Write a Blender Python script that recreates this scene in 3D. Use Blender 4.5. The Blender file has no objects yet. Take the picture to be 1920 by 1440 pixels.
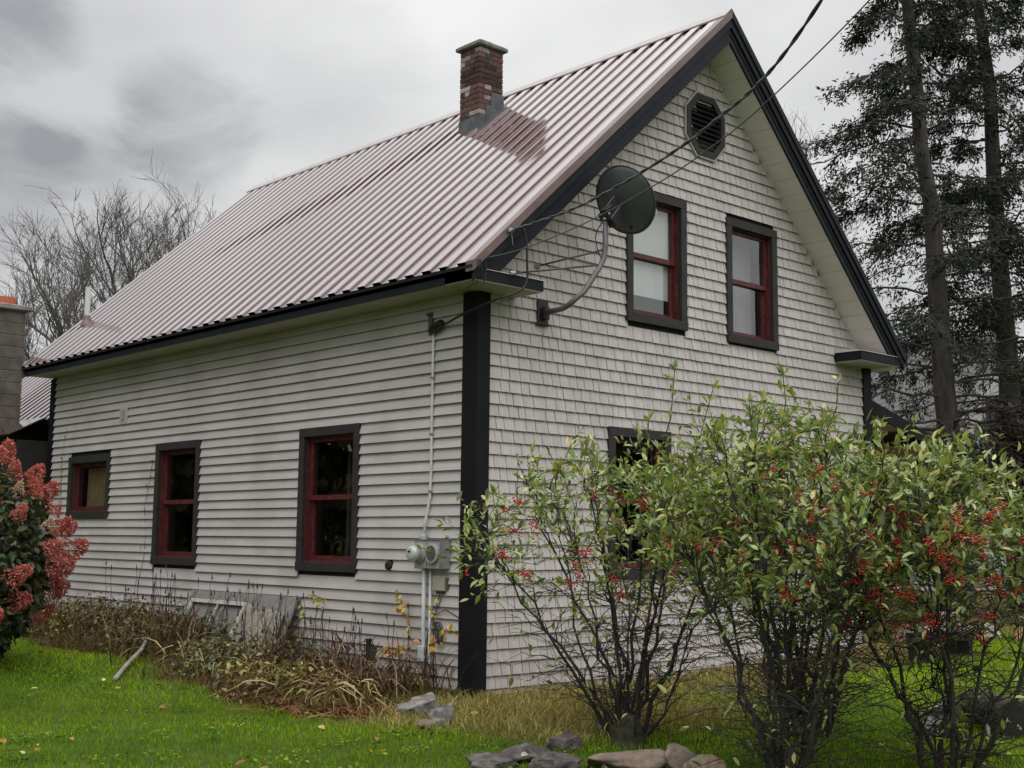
import bpy, bmesh, math, random
import numpy as np
from mathutils import Vector, Matrix

# ------------------------------------------------------------------ camera
scene = bpy.context.scene
col = scene.collection
CAM = np.array([-8.4018, -9.5878, 1.5158])
YAW, PITCH, ROLL, FPX = 0.7471, 0.1233, 0.0100, 2355.0
def cam_axes():
    cy, sy, cp, sp = math.cos(YAW), math.sin(YAW), math.cos(PITCH), math.sin(PITCH)
    F = np.array([sy*cp, cy*cp, sp]); r0 = np.array([cy, -sy, 0]); u0 = np.cross(r0, F)
    c, s = math.cos(ROLL), math.sin(ROLL)
    return c*r0 + s*u0, -s*r0 + c*u0, F
AX = cam_axes()
cd = bpy.data.cameras.new('camera'); cam = bpy.data.objects.new('camera', cd); col.objects.link(cam)
cd.sensor_width = 36.0; cd.lens = FPX/1920*36.0; cd.clip_start = 0.1; cd.clip_end = 2000
mw = Matrix.Identity(4)
for i in range(3):
    mw[i][0], mw[i][1], mw[i][2], mw[i][3] = AX[0][i], AX[1][i], -AX[2][i], CAM[i]
cam.matrix_world = mw
scene.camera = cam

# ------------------------------------------------------------------ world, sun, exposure
SUN_EL, SUN_AZ = math.radians(64), math.radians(205)      # high behind the viewer, behind cloud
world = bpy.data.worlds.new('World'); scene.world = world; world.use_nodes = True
def make_world():
    nt = world.node_tree; N = nt.nodes; L = nt.links
    N.clear()
    out = N.new('ShaderNodeOutputWorld'); bg = N.new('ShaderNodeBackground'); L.new(bg.outputs[0], out.inputs[0])
    bg.inputs[1].default_value = 0.1
    sky = N.new('ShaderNodeTexSky'); sky.sky_type = 'NISHITA'; sky.sun_disc = False
    sky.sun_elevation = SUN_EL; sky.sun_rotation = SUN_AZ
    tc = N.new('ShaderNodeTexCoord'); sep = N.new('ShaderNodeSeparateXYZ'); L.new(tc.outputs['Generated'], sep.inputs[0])
    def math_(op, a, b=None, c=None):
        n = N.new('ShaderNodeMath'); n.operation = op
        for i, v in enumerate((a, b, c)):
            if v is None: continue
            if isinstance(v, (int, float)): n.inputs[i].default_value = v
            else: L.new(v, n.inputs[i])
        return n.outputs[0]
    z = math_('MAXIMUM', sep.outputs[2], 0.0)
    zz = math_('ADD', z, 0.22)
    u = math_('DIVIDE', sep.outputs[0], zz); v = math_('DIVIDE', sep.outputs[1], zz)
    cmb = N.new('ShaderNodeCombineXYZ'); L.new(u, cmb.inputs[0]); L.new(v, cmb.inputs[1])
    def noise(scale, detail, rough, dist, off):
        m = N.new('ShaderNodeMapping'); m.inputs['Location'].default_value = off
        L.new(cmb.outputs[0], m.inputs[0])
        n = N.new('ShaderNodeTexNoise'); n.inputs['Scale'].default_value = scale; n.inputs['Detail'].default_value = detail
        n.inputs['Roughness'].default_value = rough; n.inputs['Distortion'].default_value = dist
        L.new(m.outputs[0], n.inputs[0]); return n.outputs['Fac']
    n1 = noise(1.5, 6, 0.5, 0.35, (3.1, 0.4, 0)); n2 = noise(0.55, 3, 0.5, 0.2, (7.7, 2.2, 0))
    t = math_('ADD', math_('ADD', math_('MULTIPLY', n1, 0.6), math_('MULTIPLY', n2, 0.45)), -.02)
    n3 = noise(4.2, 8, .58, .9, (1.3, 5.2, 0))
    # a few darker cloud bellies, placed by compass direction and height, ragged by the noise
    def belly(d, wid, amt):
        dv = N.new('ShaderNodeVectorMath'); dv.operation = 'DOT_PRODUCT'
        L.new(tc.outputs['Generated'], dv.inputs[0]); dv.inputs[1].default_value = d
        ang = math_('ADD', dv.outputs['Value'], math_('MULTIPLY', math_('SUBTRACT', math_('ADD', math_('MULTIPLY', n1, .5), math_('MULTIPLY', n3, .5)), 0.5), wid*3.6))
        mr = N.new('ShaderNodeMapRange'); mr.interpolation_type = 'SMOOTHSTEP'
        L.new(ang, mr.inputs[0]); mr.inputs[1].default_value = 1-wid; mr.inputs[2].default_value = 1.0
        mr.inputs[3].default_value = 0; mr.inputs[4].default_value = amt
        return mr.outputs[0]
    def pdir(px, py):
        d = AX[0]*(px-960)/FPX - AX[1]*(py-720)/FPX + AX[2]; d = d/np.linalg.norm(d); return tuple(d)
    for px, py, wid, amt in ((345, 225, 0.0022, .16), (250, 300, .0016, .06), (5, 340, 0.0024, .19), (150, 350, 0.0016, .07), (20, 40, 0.0018, .17), (180, 255, 0.0022, .05), (560, 120, 0.005, .04), (640, 160, .003, .04)):
        t = math_('SUBTRACT', t, belly(pdir(px, py), wid, amt))
    ramp = N.new('ShaderNodeValToRGB'); L.new(t, ramp.inputs[0])
    e = ramp.color_ramp.elements
    e[0].position = 0.20; e[0].color = (2.6, 2.65, 2.8, 1)
    e[1].position = 0.66; e[1].color = (6.6, 6.6, 6.5, 1)
    k = ramp.color_ramp.elements.new(0.40); k.color = (4.6, 4.6, 4.64, 1)
    k = ramp.color_ramp.elements.new(0.52); k.color = (5.6, 5.6, 5.57, 1)
    # an overcast dome is brighter overhead than at the horizon
    zen = math_('ADD', 1.0, math_('MULTIPLY', math_('POWER', z, 2.0), 2.4))
    mul = N.new('ShaderNodeVectorMath'); mul.operation = 'SCALE'; L.new(ramp.outputs[0], mul.inputs[0]); L.new(zen, mul.inputs['Scale'])
    mix = N.new('ShaderNodeMix'); mix.data_type = 'RGBA'; mix.inputs['Factor'].default_value = 0.95
    L.new(sky.outputs[0], mix.inputs['A']); L.new(mul.outputs[0], mix.inputs['B'])
    L.new(mix.outputs['Result'], bg.inputs[0])
make_world()
sd = bpy.data.lights.new('sun', 'SUN'); sd.energy = 1.45; sd.angle = math.radians(80); sd.color = (1.0, 0.97, 0.92)
sun = bpy.data.objects.new('sun', sd); col.objects.link(sun)
sdir = Vector((math.sin(SUN_AZ)*math.cos(SUN_EL), math.cos(SUN_AZ)*math.cos(SUN_EL), math.sin(SUN_EL)))
sun.rotation_euler = sdir.to_track_quat('Z', 'Y').to_euler(); sun.location = (-10, -12, 20)
vs = scene.view_settings; vs.view_transform = 'Standard'; vs.look = 'None'; vs.exposure = 0.12; vs.gamma = 1.0; vs.use_curve_mapping = False

# ------------------------------------------------------------------ helpers
rnd = random.Random(11)
rng = np.random.default_rng(5)
WL = {}                                    # world origin of each object, so that parts can be given in world coordinates
def ss(v, a, b):
    t = np.clip((v-a)/(b-a), 0, 1); return t*t*(3-2*t)
def hgt(x, y):
    x = np.asarray(x, float); y = np.asarray(y, float)
    h = np.maximum(.30*ss(y, .3, 6.0)*(1-ss(x, 7, 9)), .17*ss(x, 2, 8))
    h = h + .9*ss(np.hypot(x-4, y-5), 30, 120)
    return h - .05 + .015*np.sin(x*1.7+.6)*np.cos(y*1.3) + .012*np.sin(x*.8-y*1.1)
def H(x, y): return float(hgt(x, y))
def empty(name, loc, label=None, cat=None, group=None, rotz=0):
    o = bpy.data.objects.new(name, None); o.location = loc; o.rotation_euler[2] = rotz; o.empty_display_size = .1
    col.objects.link(o); WL[o.name] = np.array(loc, float); tag(o, label, cat, group); return o
def tag(o, label=None, cat=None, group=None, kind=None):
    if label: o['label'] = label
    if cat: o['category'] = cat
    if group: o['group'] = group
    if kind: o['kind'] = kind
    return o
class MB:
    def __init__(s): s.v = []; s.f = []
    def quadbox(s, P):                      # 8 corners: bottom 4 (ccw), top 4
        n = len(s.v); s.v += [tuple(p) for p in P]
        for q in ((3,2,1,0),(4,5,6,7),(0,1,5,4),(1,2,6,5),(2,3,7,6),(3,0,4,7)): s.f.append(tuple(n+i for i in q))
        return s
    def box(s, x0, x1, y0, y1, z0, z1):
        return s.quadbox([(x0,y0,z0),(x1,y0,z0),(x1,y1,z0),(x0,y1,z0),(x0,y0,z1),(x1,y0,z1),(x1,y1,z1),(x0,y1,z1)])
    def beam(s, a, b, w, h, up=(0,0,1)):
        a = Vector(a); b = Vector(b); d = (b-a).normalized(); sd_ = d.cross(Vector(up)).normalized(); u = sd_.cross(d)
        P = []
        for c in (a, b):
            for i, j in ((-1,-1),(1,-1),(1,1),(-1,1)): P.append(c + sd_*(i*w/2) + u*(j*h/2))
        n = len(s.v); s.v += [tuple(p) for p in P]
        for q in ((0,1,2,3),(7,6,5,4),(0,4,5,1),(1,5,6,2),(2,6,7,3),(3,7,4,0)): s.f.append(tuple(n+i for i in q))
        return s
    def poly_prism(s, pts, off):            # planar polygon pushed along off
        n = len(s.v); k = len(pts); off = Vector(off)
        s.v += [tuple(p) for p in pts] + [tuple(Vector(p)+off) for p in pts]
        s.f.append(tuple(range(n, n+k))); s.f.append(tuple(range(n+2*k-1, n+k-1, -1)))
        for i in range(k): j = (i+1) % k; s.f.append((n+i, n+j, n+k+j, n+k+i))
        return s
    def tube(s, path, rad, k=8, cap=True):
        path = [Vector(p) for p in path]; n0 = len(s.v)
        if not hasattr(rad, '__len__'): rad = [rad]*len(path)
        ref = None
        for i, p in enumerate(path):
            d = (path[min(i+1, len(path)-1)] - path[max(i-1, 0)]).normalized()
            if ref is None: ref = d.orthogonal().normalized()
            ref = (ref - d*ref.dot(d)).normalized(); w = d.cross(ref)
            for j in range(k):
                a = 2*math.pi*j/k; s.v.append(tuple(p + (ref*math.cos(a) + w*math.sin(a))*rad[i]))
        for i in range(len(path)-1):
            for j in range(k):
                a = n0+i*k+j; b = n0+i*k+(j+1) % k; s.f.append((a, b, b+k, a+k))
        if cap:
            s.f.append(tuple(n0+j for j in reversed(range(k)))); e = n0+(len(path)-1)*k; s.f.append(tuple(e+j for j in range(k)))
        return s
    def lathe(s, c, axis, prof, k=20):      # prof: (distance along axis, radius)
        axis = Vector(axis).normalized(); r = axis.orthogonal().normalized(); w = axis.cross(r); c = Vector(c); n0 = len(s.v)
        for d, q in prof:
            for j in range(k):
                a = 2*math.pi*j/k; s.v.append(tuple(c + axis*d + (r*math.cos(a)+w*math.sin(a))*q))
        for i in range(len(prof)-1):
            for j in range(k):
                a = n0+i*k+j; b = n0+i*k+(j+1) % k; s.f.append((a, b, b+k, a+k))
        s.f.append(tuple(n0+j for j in reversed(range(k)))); e = n0+(len(prof)-1)*k; s.f.append(tuple(e+j for j in range(k)))
        return s
    def mesh(s, name, origin=(0,0,0), smooth=False, bevel=0):
        me = bpy.data.meshes.new(name); bm = bmesh.new(); o = Vector(origin)
        vs_ = [bm.verts.new(Vector(v)-o) for v in s.v]
        for f in s.f:
            try: bm.faces.new([vs_[i] for i in f])
            except ValueError: pass
        bmesh.ops.recalc_face_normals(bm, faces=bm.faces)
        if bevel: bmesh.ops.bevel(bm, geom=list(bm.edges), offset=bevel, segments=1, affect='EDGES')
        if smooth:
            for f in bm.faces: f.smooth = True
        bm.to_mesh(me); bm.free(); return me
    def build(s, name, m, parent=None, smooth=False, bevel=0, origin=None):
        org = WL[parent.name] if parent is not None else (origin if origin is not None else np.zeros(3))
        me = s.mesh(name, org, smooth, bevel); me.materials.append(m)
        o = bpy.data.objects.new(name, me); col.objects.link(o); WL[o.name] = np.array(org, float)
        if parent is not None: o.parent = parent
        else: o.location = tuple(org)
        return o
def np_obj(name, V, F, m, parent=None, colr=None, smooth=False, org=None):
    """V (n,3), F (m,k) all the same k; optional per-vertex colour"""
    V = np.asarray(V, np.float32); F = np.asarray(F, np.int32); k = F.shape[1]
    o0 = WL[parent.name] if parent is not None else (np.zeros(3) if org is None else np.array(org, float))
    me = bpy.data.meshes.new(name)
    me.vertices.add(len(V)); me.vertices.foreach_set('co', (V - o0.astype(np.float32)).ravel())
    me.loops.add(F.size); me.loops.foreach_set('vertex_index', F.ravel())
    me.polygons.add(len(F)); me.polygons.foreach_set('loop_start', np.arange(0, F.size, k, dtype=np.int32))
    try: me.polygons.foreach_set('loop_total', np.full(len(F), k, np.int32))
    except Exception: pass
    if colr is not None:
        a = me.attributes.new('col', 'FLOAT_COLOR', 'POINT')
        a.data.foreach_set('color', np.concatenate([np.asarray(colr, np.float32), np.ones((len(V), 1), np.float32)], 1).ravel())
    me.update(calc_edges=True)
    if smooth: me.polygons.foreach_set('use_smooth', np.ones(len(F), bool))
    me.materials.append(m)
    o = bpy.data.objects.new(name, me); col.objects.link(o); WL[o.name] = o0
    if parent is not None: o.parent = parent
    else: o.location = tuple(o0)
    return o
class Tubes:                                # many thin tapered twigs in one mesh
    def __init__(s, k=4): s.V = []; s.F = []; s.n = 0; s.k = k
    def add(s, path, r0, r1):
        P = np.asarray(path, float); n = len(P); k = s.k
        D = np.gradient(P, axis=0); D /= np.linalg.norm(D, axis=1)[:, None] + 1e-9
        ref = np.cross(D, (.31, .57, .76)); ref /= np.linalg.norm(ref, axis=1)[:, None] + 1e-9
        w = np.cross(D, ref); R = np.linspace(r0, r1, n)[:, None, None]
        a = np.arange(k)*2*np.pi/k
        s.V.append((P[:, None, :] + (ref[:, None, :]*np.cos(a)[None, :, None] + w[:, None, :]*np.sin(a)[None, :, None])*R).reshape(-1, 3))
        i = np.arange(n-1)[:, None]*k; j = np.arange(k)[None, :]; j2 = (j+1) % k
        s.F.append((np.stack([i+j, i+j2, i+k+j2, i+k+j], -1).reshape(-1, 4)) + s.n); s.n += n*k
    def build(s, name, m, parent=None): return np_obj(name, np.concatenate(s.V), np.concatenate(s.F), m, parent, smooth=True)

# ------------------------------------------------------------------ materials
def nodes(name):
    m = bpy.data.materials.new(name); m.use_nodes = True; nt = m.node_tree
    return m, nt.nodes, nt.links, nt.nodes['Principled BSDF']
def mat(name, c1, c2=None, scale=6, rough=.6, detail=5, bump=0, bscale=60, spec=.5, metal=0, stretch=(1,1,1), lo=.35, hi=.65, c3=None, s3=1.3, f3=.5, coat=0, ior=1.5, cell=None):
    m, N, L, b = nodes(name)
    b.inputs['Roughness'].default_value = rough; b.inputs['Metallic'].default_value = metal
    b.inputs['Specular IOR Level'].default_value = spec; b.inputs['Coat Weight'].default_value = coat; b.inputs['Coat Roughness'].default_value = .12; b.inputs['IOR'].default_value = ior
    g = N.new('ShaderNodeNewGeometry'); mp = N.new('ShaderNodeMapping'); L.new(g.outputs['Position'], mp.inputs[0]); mp.inputs['Scale'].default_value = stretch
    if c2 is None: b.inputs['Base Color'].default_value = (*c1, 1)
    else:
        n = N.new('ShaderNodeTexNoise'); n.inputs['Scale'].default_value = scale; n.inputs['Detail'].default_value = detail; n.inputs['Roughness'].default_value = .62
        L.new(mp.outputs[0], n.inputs[0])
        r = N.new('ShaderNodeValToRGB'); r.color_ramp.elements[0].position = lo; r.color_ramp.elements[1].position = hi
        r.color_ramp.elements[0].color = (*c1, 1); r.color_ramp.elements[1].color = (*c2, 1); L.new(n.outputs['Fac'], r.inputs[0])
        outc = r.outputs[0]
        if c3 is not None:
            n3 = N.new('ShaderNodeTexNoise'); n3.inputs['Scale'].default_value = s3; n3.inputs['Detail'].default_value = 4; L.new(g.outputs['Position'], n3.inputs[0])
            mr = N.new('ShaderNodeMapRange'); mr.inputs[1].default_value = .48; mr.inputs[2].default_value = .68; mr.inputs[4].default_value = f3; L.new(n3.outputs['Fac'], mr.inputs[0])
            mx = N.new('ShaderNodeMix'); mx.data_type = 'RGBA'; L.new(mr.outputs[0], mx.inputs['Factor']); L.new(outc, mx.inputs['A']); mx.inputs['B'].default_value = (*c3, 1); outc = mx.outputs['Result']
        if cell:                                    # each board or shingle a touch lighter or darker
            ax, dx, dz, z0, amt = cell
            def mt(op, a, b_):
                q = N.new('ShaderNodeMath'); q.operation = op
                for i_, v_ in enumerate((a, b_)):
                    if isinstance(v_, (int, float)): q.inputs[i_].default_value = v_
                    else: L.new(v_, q.inputs[i_])
                return q.outputs[0]
            sp = N.new('ShaderNodeSeparateXYZ'); L.new(g.outputs['Position'], sp.inputs[0])
            row = mt('FLOOR', mt('DIVIDE', mt('SUBTRACT', sp.outputs[2], z0), dz), 0); cl = mt('FLOOR', mt('ADD', mt('DIVIDE', sp.outputs[ax], dx), mt('MULTIPLY', row, .37)), 0)
            cb = N.new('ShaderNodeCombineXYZ'); L.new(row, cb.inputs[0]); L.new(cl, cb.inputs[1]); wn = N.new('ShaderNodeTexWhiteNoise'); wn.noise_dimensions = '2D'; L.new(cb.outputs[0], wn.inputs['Vector'])
            mr = N.new('ShaderNodeMapRange'); mr.inputs[3].default_value = 1-amt; mr.inputs[4].default_value = 1+amt; L.new(wn.outputs['Value'], mr.inputs[0])
            vm = N.new('ShaderNodeVectorMath'); vm.operation = 'SCALE'; L.new(outc, vm.inputs[0]); L.new(mr.outputs[0], vm.inputs['Scale']); outc = vm.outputs[0]
        L.new(outc, b.inputs['Base Color'])
    if bump:
        n2 = N.new('ShaderNodeTexNoise'); n2.inputs['Scale'].default_value = bscale; n2.inputs['Detail'].default_value = 4; L.new(mp.outputs[0], n2.inputs[0])
        bp = N.new('ShaderNodeBump'); bp.inputs['Strength'].default_value = bump; bp.inputs['Distance'].default_value = .01
        L.new(n2.outputs['Fac'], bp.inputs['Height']); L.new(bp.outputs[0], b.inputs['Normal'])
    return m
def mat_attr(name, rough=.6, trans=.0, spec=.4, noise=.0, nscale=20, tint=(1.0, 1.05, .5)):
    """colour from the vertex attribute col, optionally thin-leaf translucency"""
    m, N, L, b = nodes(name)
    a = N.new('ShaderNodeAttribute'); a.attribute_name = 'col'; c = a.outputs['Color']
    if noise:
        g = N.new('ShaderNodeNewGeometry'); n = N.new('ShaderNodeTexNoise'); n.inputs['Scale'].default_value = nscale; n.inputs['Detail'].default_value = 4; L.new(g.outputs['Position'], n.inputs[0])
        mr = N.new('ShaderNodeMapRange'); mr.inputs[1].default_value = .3; mr.inputs[2].default_value = .7; mr.inputs[3].default_value = 1-noise; mr.inputs[4].default_value = 1+noise; L.new(n.outputs['Fac'], mr.inputs[0])
        vm = N.new('ShaderNodeVectorMath'); vm.operation = 'SCALE'; L.new(c, vm.inputs[0]); L.new(mr.outputs[0], vm.inputs['Scale']); c = vm.outputs[0]
    L.new(c, b.inputs['Base Color']); b.inputs['Roughness'].default_value = rough; b.inputs['Specular IOR Level'].default_value = spec
    if trans:
        t = N.new('ShaderNodeBsdfTranslucent'); vm = N.new('ShaderNodeVectorMath'); vm.operation = 'MULTIPLY'; L.new(c, vm.inputs[0]); vm.inputs[1].default_value = tint; L.new(vm.outputs[0], t.inputs[0])
        ms = N.new('ShaderNodeMixShader'); ms.inputs[0].default_value = trans; L.new(b.outputs[0], ms.inputs[1]); L.new(t.outputs[0], ms.inputs[2])
        L.new(ms.outputs[0], N['Material Output'].inputs[0])
    return m
def mat_glass(name, r0=.05, tint=(.9, .93, .92)):
    m, N, L, b = nodes(name)
    N.remove(b); gl = N.new('ShaderNodeBsdfGlossy'); gl.inputs['Roughness'].default_value = .01; tr = N.new('ShaderNodeBsdfTransparent'); tr.inputs[0].default_value = (*tint, 1)
    lw = N.new('ShaderNodeLayerWeight'); lw.inputs[0].default_value = .5; pw = N.new('ShaderNodeMath'); pw.operation = 'POWER'; L.new(lw.outputs['Facing'], pw.inputs[0]); pw.inputs[1].default_value = 5
    ma = N.new('ShaderNodeMath'); ma.operation = 'MULTIPLY_ADD'; L.new(pw.outputs[0], ma.inputs[0]); ma.inputs[1].default_value = 1-r0; ma.inputs[2].default_value = r0; ms = N.new('ShaderNodeMixShader')
    g = N.new('ShaderNodeNewGeometry'); n = N.new('ShaderNodeTexNoise'); n.inputs['Scale'].default_value = 2.2; L.new(g.outputs['Position'], n.inputs[0])
    bp = N.new('ShaderNodeBump'); bp.inputs['Strength'].default_value = .06; bp.inputs['Distance'].default_value = .05; L.new(n.outputs['Fac'], bp.inputs['Height']); L.new(bp.outputs[0], gl.inputs['Normal'])
    L.new(ma.outputs[0], ms.inputs[0]); L.new(tr.outputs[0], ms.inputs[1]); L.new(gl.outputs[0], ms.inputs[2]); L.new(ms.outputs[0], N['Material Output'].inputs[0])
    return m
M = {}
M['siding'] = mat('painted_siding', (.462,.433,.425), (.532,.498,.488), 3, .65, stretch=(1, .5, 3), bump=.12, bscale=30, c3=(.36,.33,.305), s3=1.1, f3=.55, cell=(1, 3.1, .1163, .0133, .05))
M['shingle'] = mat('painted_shingle', (.475,.435,.43), (.565,.52,.512), 7, .8, stretch=(2, 2, .6), bump=.25, bscale=45, c3=(.42,.385,.37), s3=1.4, f3=.4, cell=(0, .148, .1311, .025, .055))
M['trim'] = mat('black_trim_paint', (.008,.008,.011), (.013,.013,.016), 5, .6, spec=.15, bump=.1, bscale=20, stretch=(1,1,.3))
M['casing'] = mat('charcoal_casing_paint', (.026,.025,.025), (.040,.038,.037), 7, .6, spec=.3, bump=.15, bscale=30)
M['fascia'] = mat('navy_fascia_metal', (.008,.009,.014), (.013,.015,.021), 4, .55, spec=.2)
M['maroon'] = mat('maroon_sash_paint', (.075,.010,.013), (.105,.016,.018), 9, .5, bump=.2, bscale=40, c3=(.22,.12,.10), s3=15, f3=.22)
M['soffit'] = mat('cream_soffit', (.74,.69,.67), (.82,.77,.75), 4, .6, c3=(.60,.55,.50), s3=2, f3=.35)
M['esoffit'] = mat('dark_eave_soffit', (.37,.34,.28), (.45,.42,.35), 4, .7, c3=(.29,.28,.19), s3=2, f3=.4)  # eave soffit in a darker, greener tone than the rake soffit
M['roof'] = mat('maroon_roof_metal', (.105,.046,.048), (.14,.064,.066), 2.2, .10, stretch=(1,2,1), spec=.5, c3=(.15,.085,.082), s3=1.1, f3=.4, coat=1.0, ior=2.0, metal=0)
M['roof'].node_tree.nodes['Principled BSDF'].inputs['Coat IOR'].default_value = 1.9; M['roof'].node_tree.nodes['Principled BSDF'].inputs['Coat Roughness'].default_value = .06
M['rooftrim'] = mat('roof_edge_metal', (.13,.085,.08), (.17,.12,.11), 4, .35, spec=.6)
M['ridge'] = mat('ridge_cap_metal', (.20,.14,.135), (.27,.20,.19), 4, .28, spec=.8, coat=.6)
M['glass'] = mat_glass('window_glass', .13)
M['glass2'] = mat_glass('reflective_storm_glass', .26)
M['shade'] = mat('white_window_shade', (.66,.68,.67), (.78,.80,.79), 2, .7, stretch=(1,1,.3))
M['shade2'] = mat('grey_window_shade', (.30,.30,.32), (.38,.38,.40), 2, .7)
M['tan'] = mat('tan_cardboard', (.16,.105,.05), (.25,.17,.085), 8, .8)
M['dark'] = mat('dark_interior', (.02,.017,.015), (.035,.03,.027), 2, .9)
M['sheath'] = mat('sheathing', (.018,.016,.015), None, rough=.9)
M['brick'] = mat_attr('chimney_brick', .85, noise=.35, nscale=35)
M['mortar'] = mat('mortar', (.17,.155,.15), (.27,.25,.24), 30, .9, bump=.4, bscale=80)
M['cement'] = mat('weathered_cement', (.13,.13,.125), (.28,.28,.26), 9, .9, bump=.5, bscale=60)
M['lead'] = mat('grey_flashing', (.065,.075,.085), (.12,.135,.15), 7, .5, bump=.3, bscale=14, c3=(.05,.05,.055), s3=9, f3=.6)
M['block'] = mat('concrete_block', (.085,.075,.063), (.16,.142,.12), 5, .9, bump=.5, bscale=50, c3=(.06,.055,.045), s3=2.2, f3=.6)
M['clay'] = mat('orange_clay_flue', (.42,.10,.05), (.50,.15,.075), 9, .75)
M['pipe'] = mat('white_vent_pipe', (.60,.60,.61), (.68,.68,.69), 5, .5)
M['dish'] = mat('dish_grey_paint', (.056,.064,.067), (.068,.077,.080), 3, .36, spec=.5)
M['steel'] = mat('galvanised_steel', (.30,.31,.32), (.42,.43,.44), 14, .42, metal=.6)
M['armp'] = mat('grey_dish_arm', (.095,.095,.095), (.13,.13,.13), 10, .45)
M['black'] = mat('black_rubber', (.012,.012,.013), (.02,.02,.021), 10, .5)
M['cable'] = mat('cable_sheath', (.05,.055,.058), (.09,.095,.10), 60, .5)
M['metal_box'] = mat('meter_box_paint', (.33,.335,.325), (.42,.425,.41), 9, .5, c3=(.24,.22,.19), s3=9, f3=.5)
M['meter_glass'] = mat('meter_cover', (.42,.44,.42), (.55,.57,.55), 10, .12, spec=.7, coat=.8)
M['meter_dark'] = mat('blank_meter_plate', (.085,.08,.07), (.13,.12,.11), 14, .35)
M['conduit'] = mat('white_conduit', (.52,.54,.55), (.62,.64,.65), 9, .5)
M['tbox'] = mat('beige_plastic_box', (.36,.345,.275), (.42,.40,.32), 9, .5)
M['stone'] = mat('grey_field_stone', (.09,.083,.078), (.22,.205,.19), 8, .9, bump=.8, bscale=30, c3=(.36,.36,.33), s3=14, f3=.5)
M['stone_d'] = mat('dark_wet_stone', (.032,.025,.026), (.095,.08,.077), 9, .75, bump=.8, bscale=26, c3=(.20,.19,.17), s3=17, f3=.5)
M['stone_t'] = mat('tan_field_stone', (.13,.092,.066), (.27,.20,.15), 7, .85, bump=.8, bscale=30, c3=(.24,.22,.20), s3=6, f3=.5)
M['wood'] = mat('weathered_plank', (.20,.18,.15), (.42,.385,.33), 10, .85, stretch=(5,5,.8), bump=.5, bscale=30, c3=(.12,.11,.10), s3=5, f3=.5)
M['oldwood'] = mat('grey_old_board', (.17,.165,.155), (.27,.26,.245), 7, .85, stretch=(4,4,1), bump=.4, bscale=30)
M['oldwhite'] = mat('peeling_white_paint', (.42,.40,.37), (.56,.54,.51), 18, .8, c3=(.2,.18,.15), s3=22, f3=.7)
M['bark'] = mat('shrub_bark', (.020,.017,.014), (.055,.047,.040), 24, .85, bump=.4, bscale=60)
M['bark2'] = mat('bare_tree_bark', (.10,.092,.086), (.16,.148,.138), 8, .9)
M['sbark'] = mat('spruce_bark', (.030,.026,.024), (.085,.075,.068), 6, .95, bump=.8, bscale=16, stretch=(1,1,.3))
M['leaf'] = mat_attr('leaf', .33, .26, .8)
M['needle'] = mat_attr('spruce_needles', .7, .0, .25)
M['grass'] = mat_attr('grass_blades', .8, .30, .05, tint=(1.0, 1.05, .3))
M['dead'] = mat_attr('dead_leaves', .8, .15, .2, tint=(1, .9, .7))
M['petal'] = mat_attr('hydrangea_petals', .7, .25, .2, tint=(1.0, .8, .7))
M['berry'] = mat('red_berry', (.42,.012,.018), (.55,.025,.022), 40, .25, spec=.6)
M['moss'] = mat('mossy_stump_bark', (.022,.020,.014), (.06,.06,.028), 18, .95, bump=.9, bscale=40)
M['nsiding'] = mat('neighbour_siding', (.50,.50,.48), (.58,.58,.56), 3, .7)
M['nroof'] = mat('neighbour_shingle_roof', (.10,.10,.10), (.15,.15,.15), 9, .9)
M['pinkbrick'] = mat('pink_concrete', (.33,.22,.19), (.45,.32,.28), 9, .85, bump=.3)
M['pave'] = mat('reddish_gravel', (.10,.075,.07), (.24,.19,.175), 45, .95, bump=.9, bscale=90)
M['orange'] = mat('orange_tan_rock', (.30,.16,.07), (.46,.28,.13), 6, .85, bump=.5, bscale=25)

def ground_mat():
    m, N, L, b = nodes('lawn_soil')
    g = N.new('ShaderNodeNewGeometry')
    def noise(s, d=5):
        n = N.new('ShaderNodeTexNoise'); n.inputs['Scale'].default_value = s; n.inputs['Detail'].default_value = d; L.new(g.outputs['Position'], n.inputs[0]); return n.outputs['Fac']
    r = N.new('ShaderNodeValToRGB'); L.new(noise(2.5, 8), r.inputs[0]); e = r.color_ramp.elements
    e[0].position = .3; e[0].color = (.030,.060,.010, 1); e[1].position = .7; e[1].color = (.07,.105,.018, 1)
    a = N.new('ShaderNodeAttribute'); a.attribute_name = 'col'
    r2 = N.new('ShaderNodeValToRGB'); L.new(noise(14, 8), r2.inputs[0]); e = r2.color_ramp.elements
    e[0].position = .3; e[0].color = (.045,.030,.015, 1); e[1].position = .7; e[1].color = (.17,.12,.06, 1)
    sp = N.new('ShaderNodeSeparateColor'); L.new(a.outputs['Color'], sp.inputs[0])
    mx = N.new('ShaderNodeMix'); mx.data_type = 'RGBA'; L.new(sp.outputs[0], mx.inputs['Factor']); L.new(r.outputs[0], mx.inputs['A']); L.new(r2.outputs[0], mx.inputs['B'])
    L.new(mx.outputs['Result'], b.inputs['Base Color']); b.inputs['Roughness'].default_value = .95; b.inputs['Specular IOR Level'].default_value = .1
    bp = N.new('ShaderNodeBump'); bp.inputs['Strength'].default_value = .6; bp.inputs['Distance'].default_value = .03; L.new(noise(40, 5), bp.inputs['Height']); L.new(bp.outputs[0], b.inputs['Normal'])
    return m
M['ground'] = ground_mat()

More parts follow.
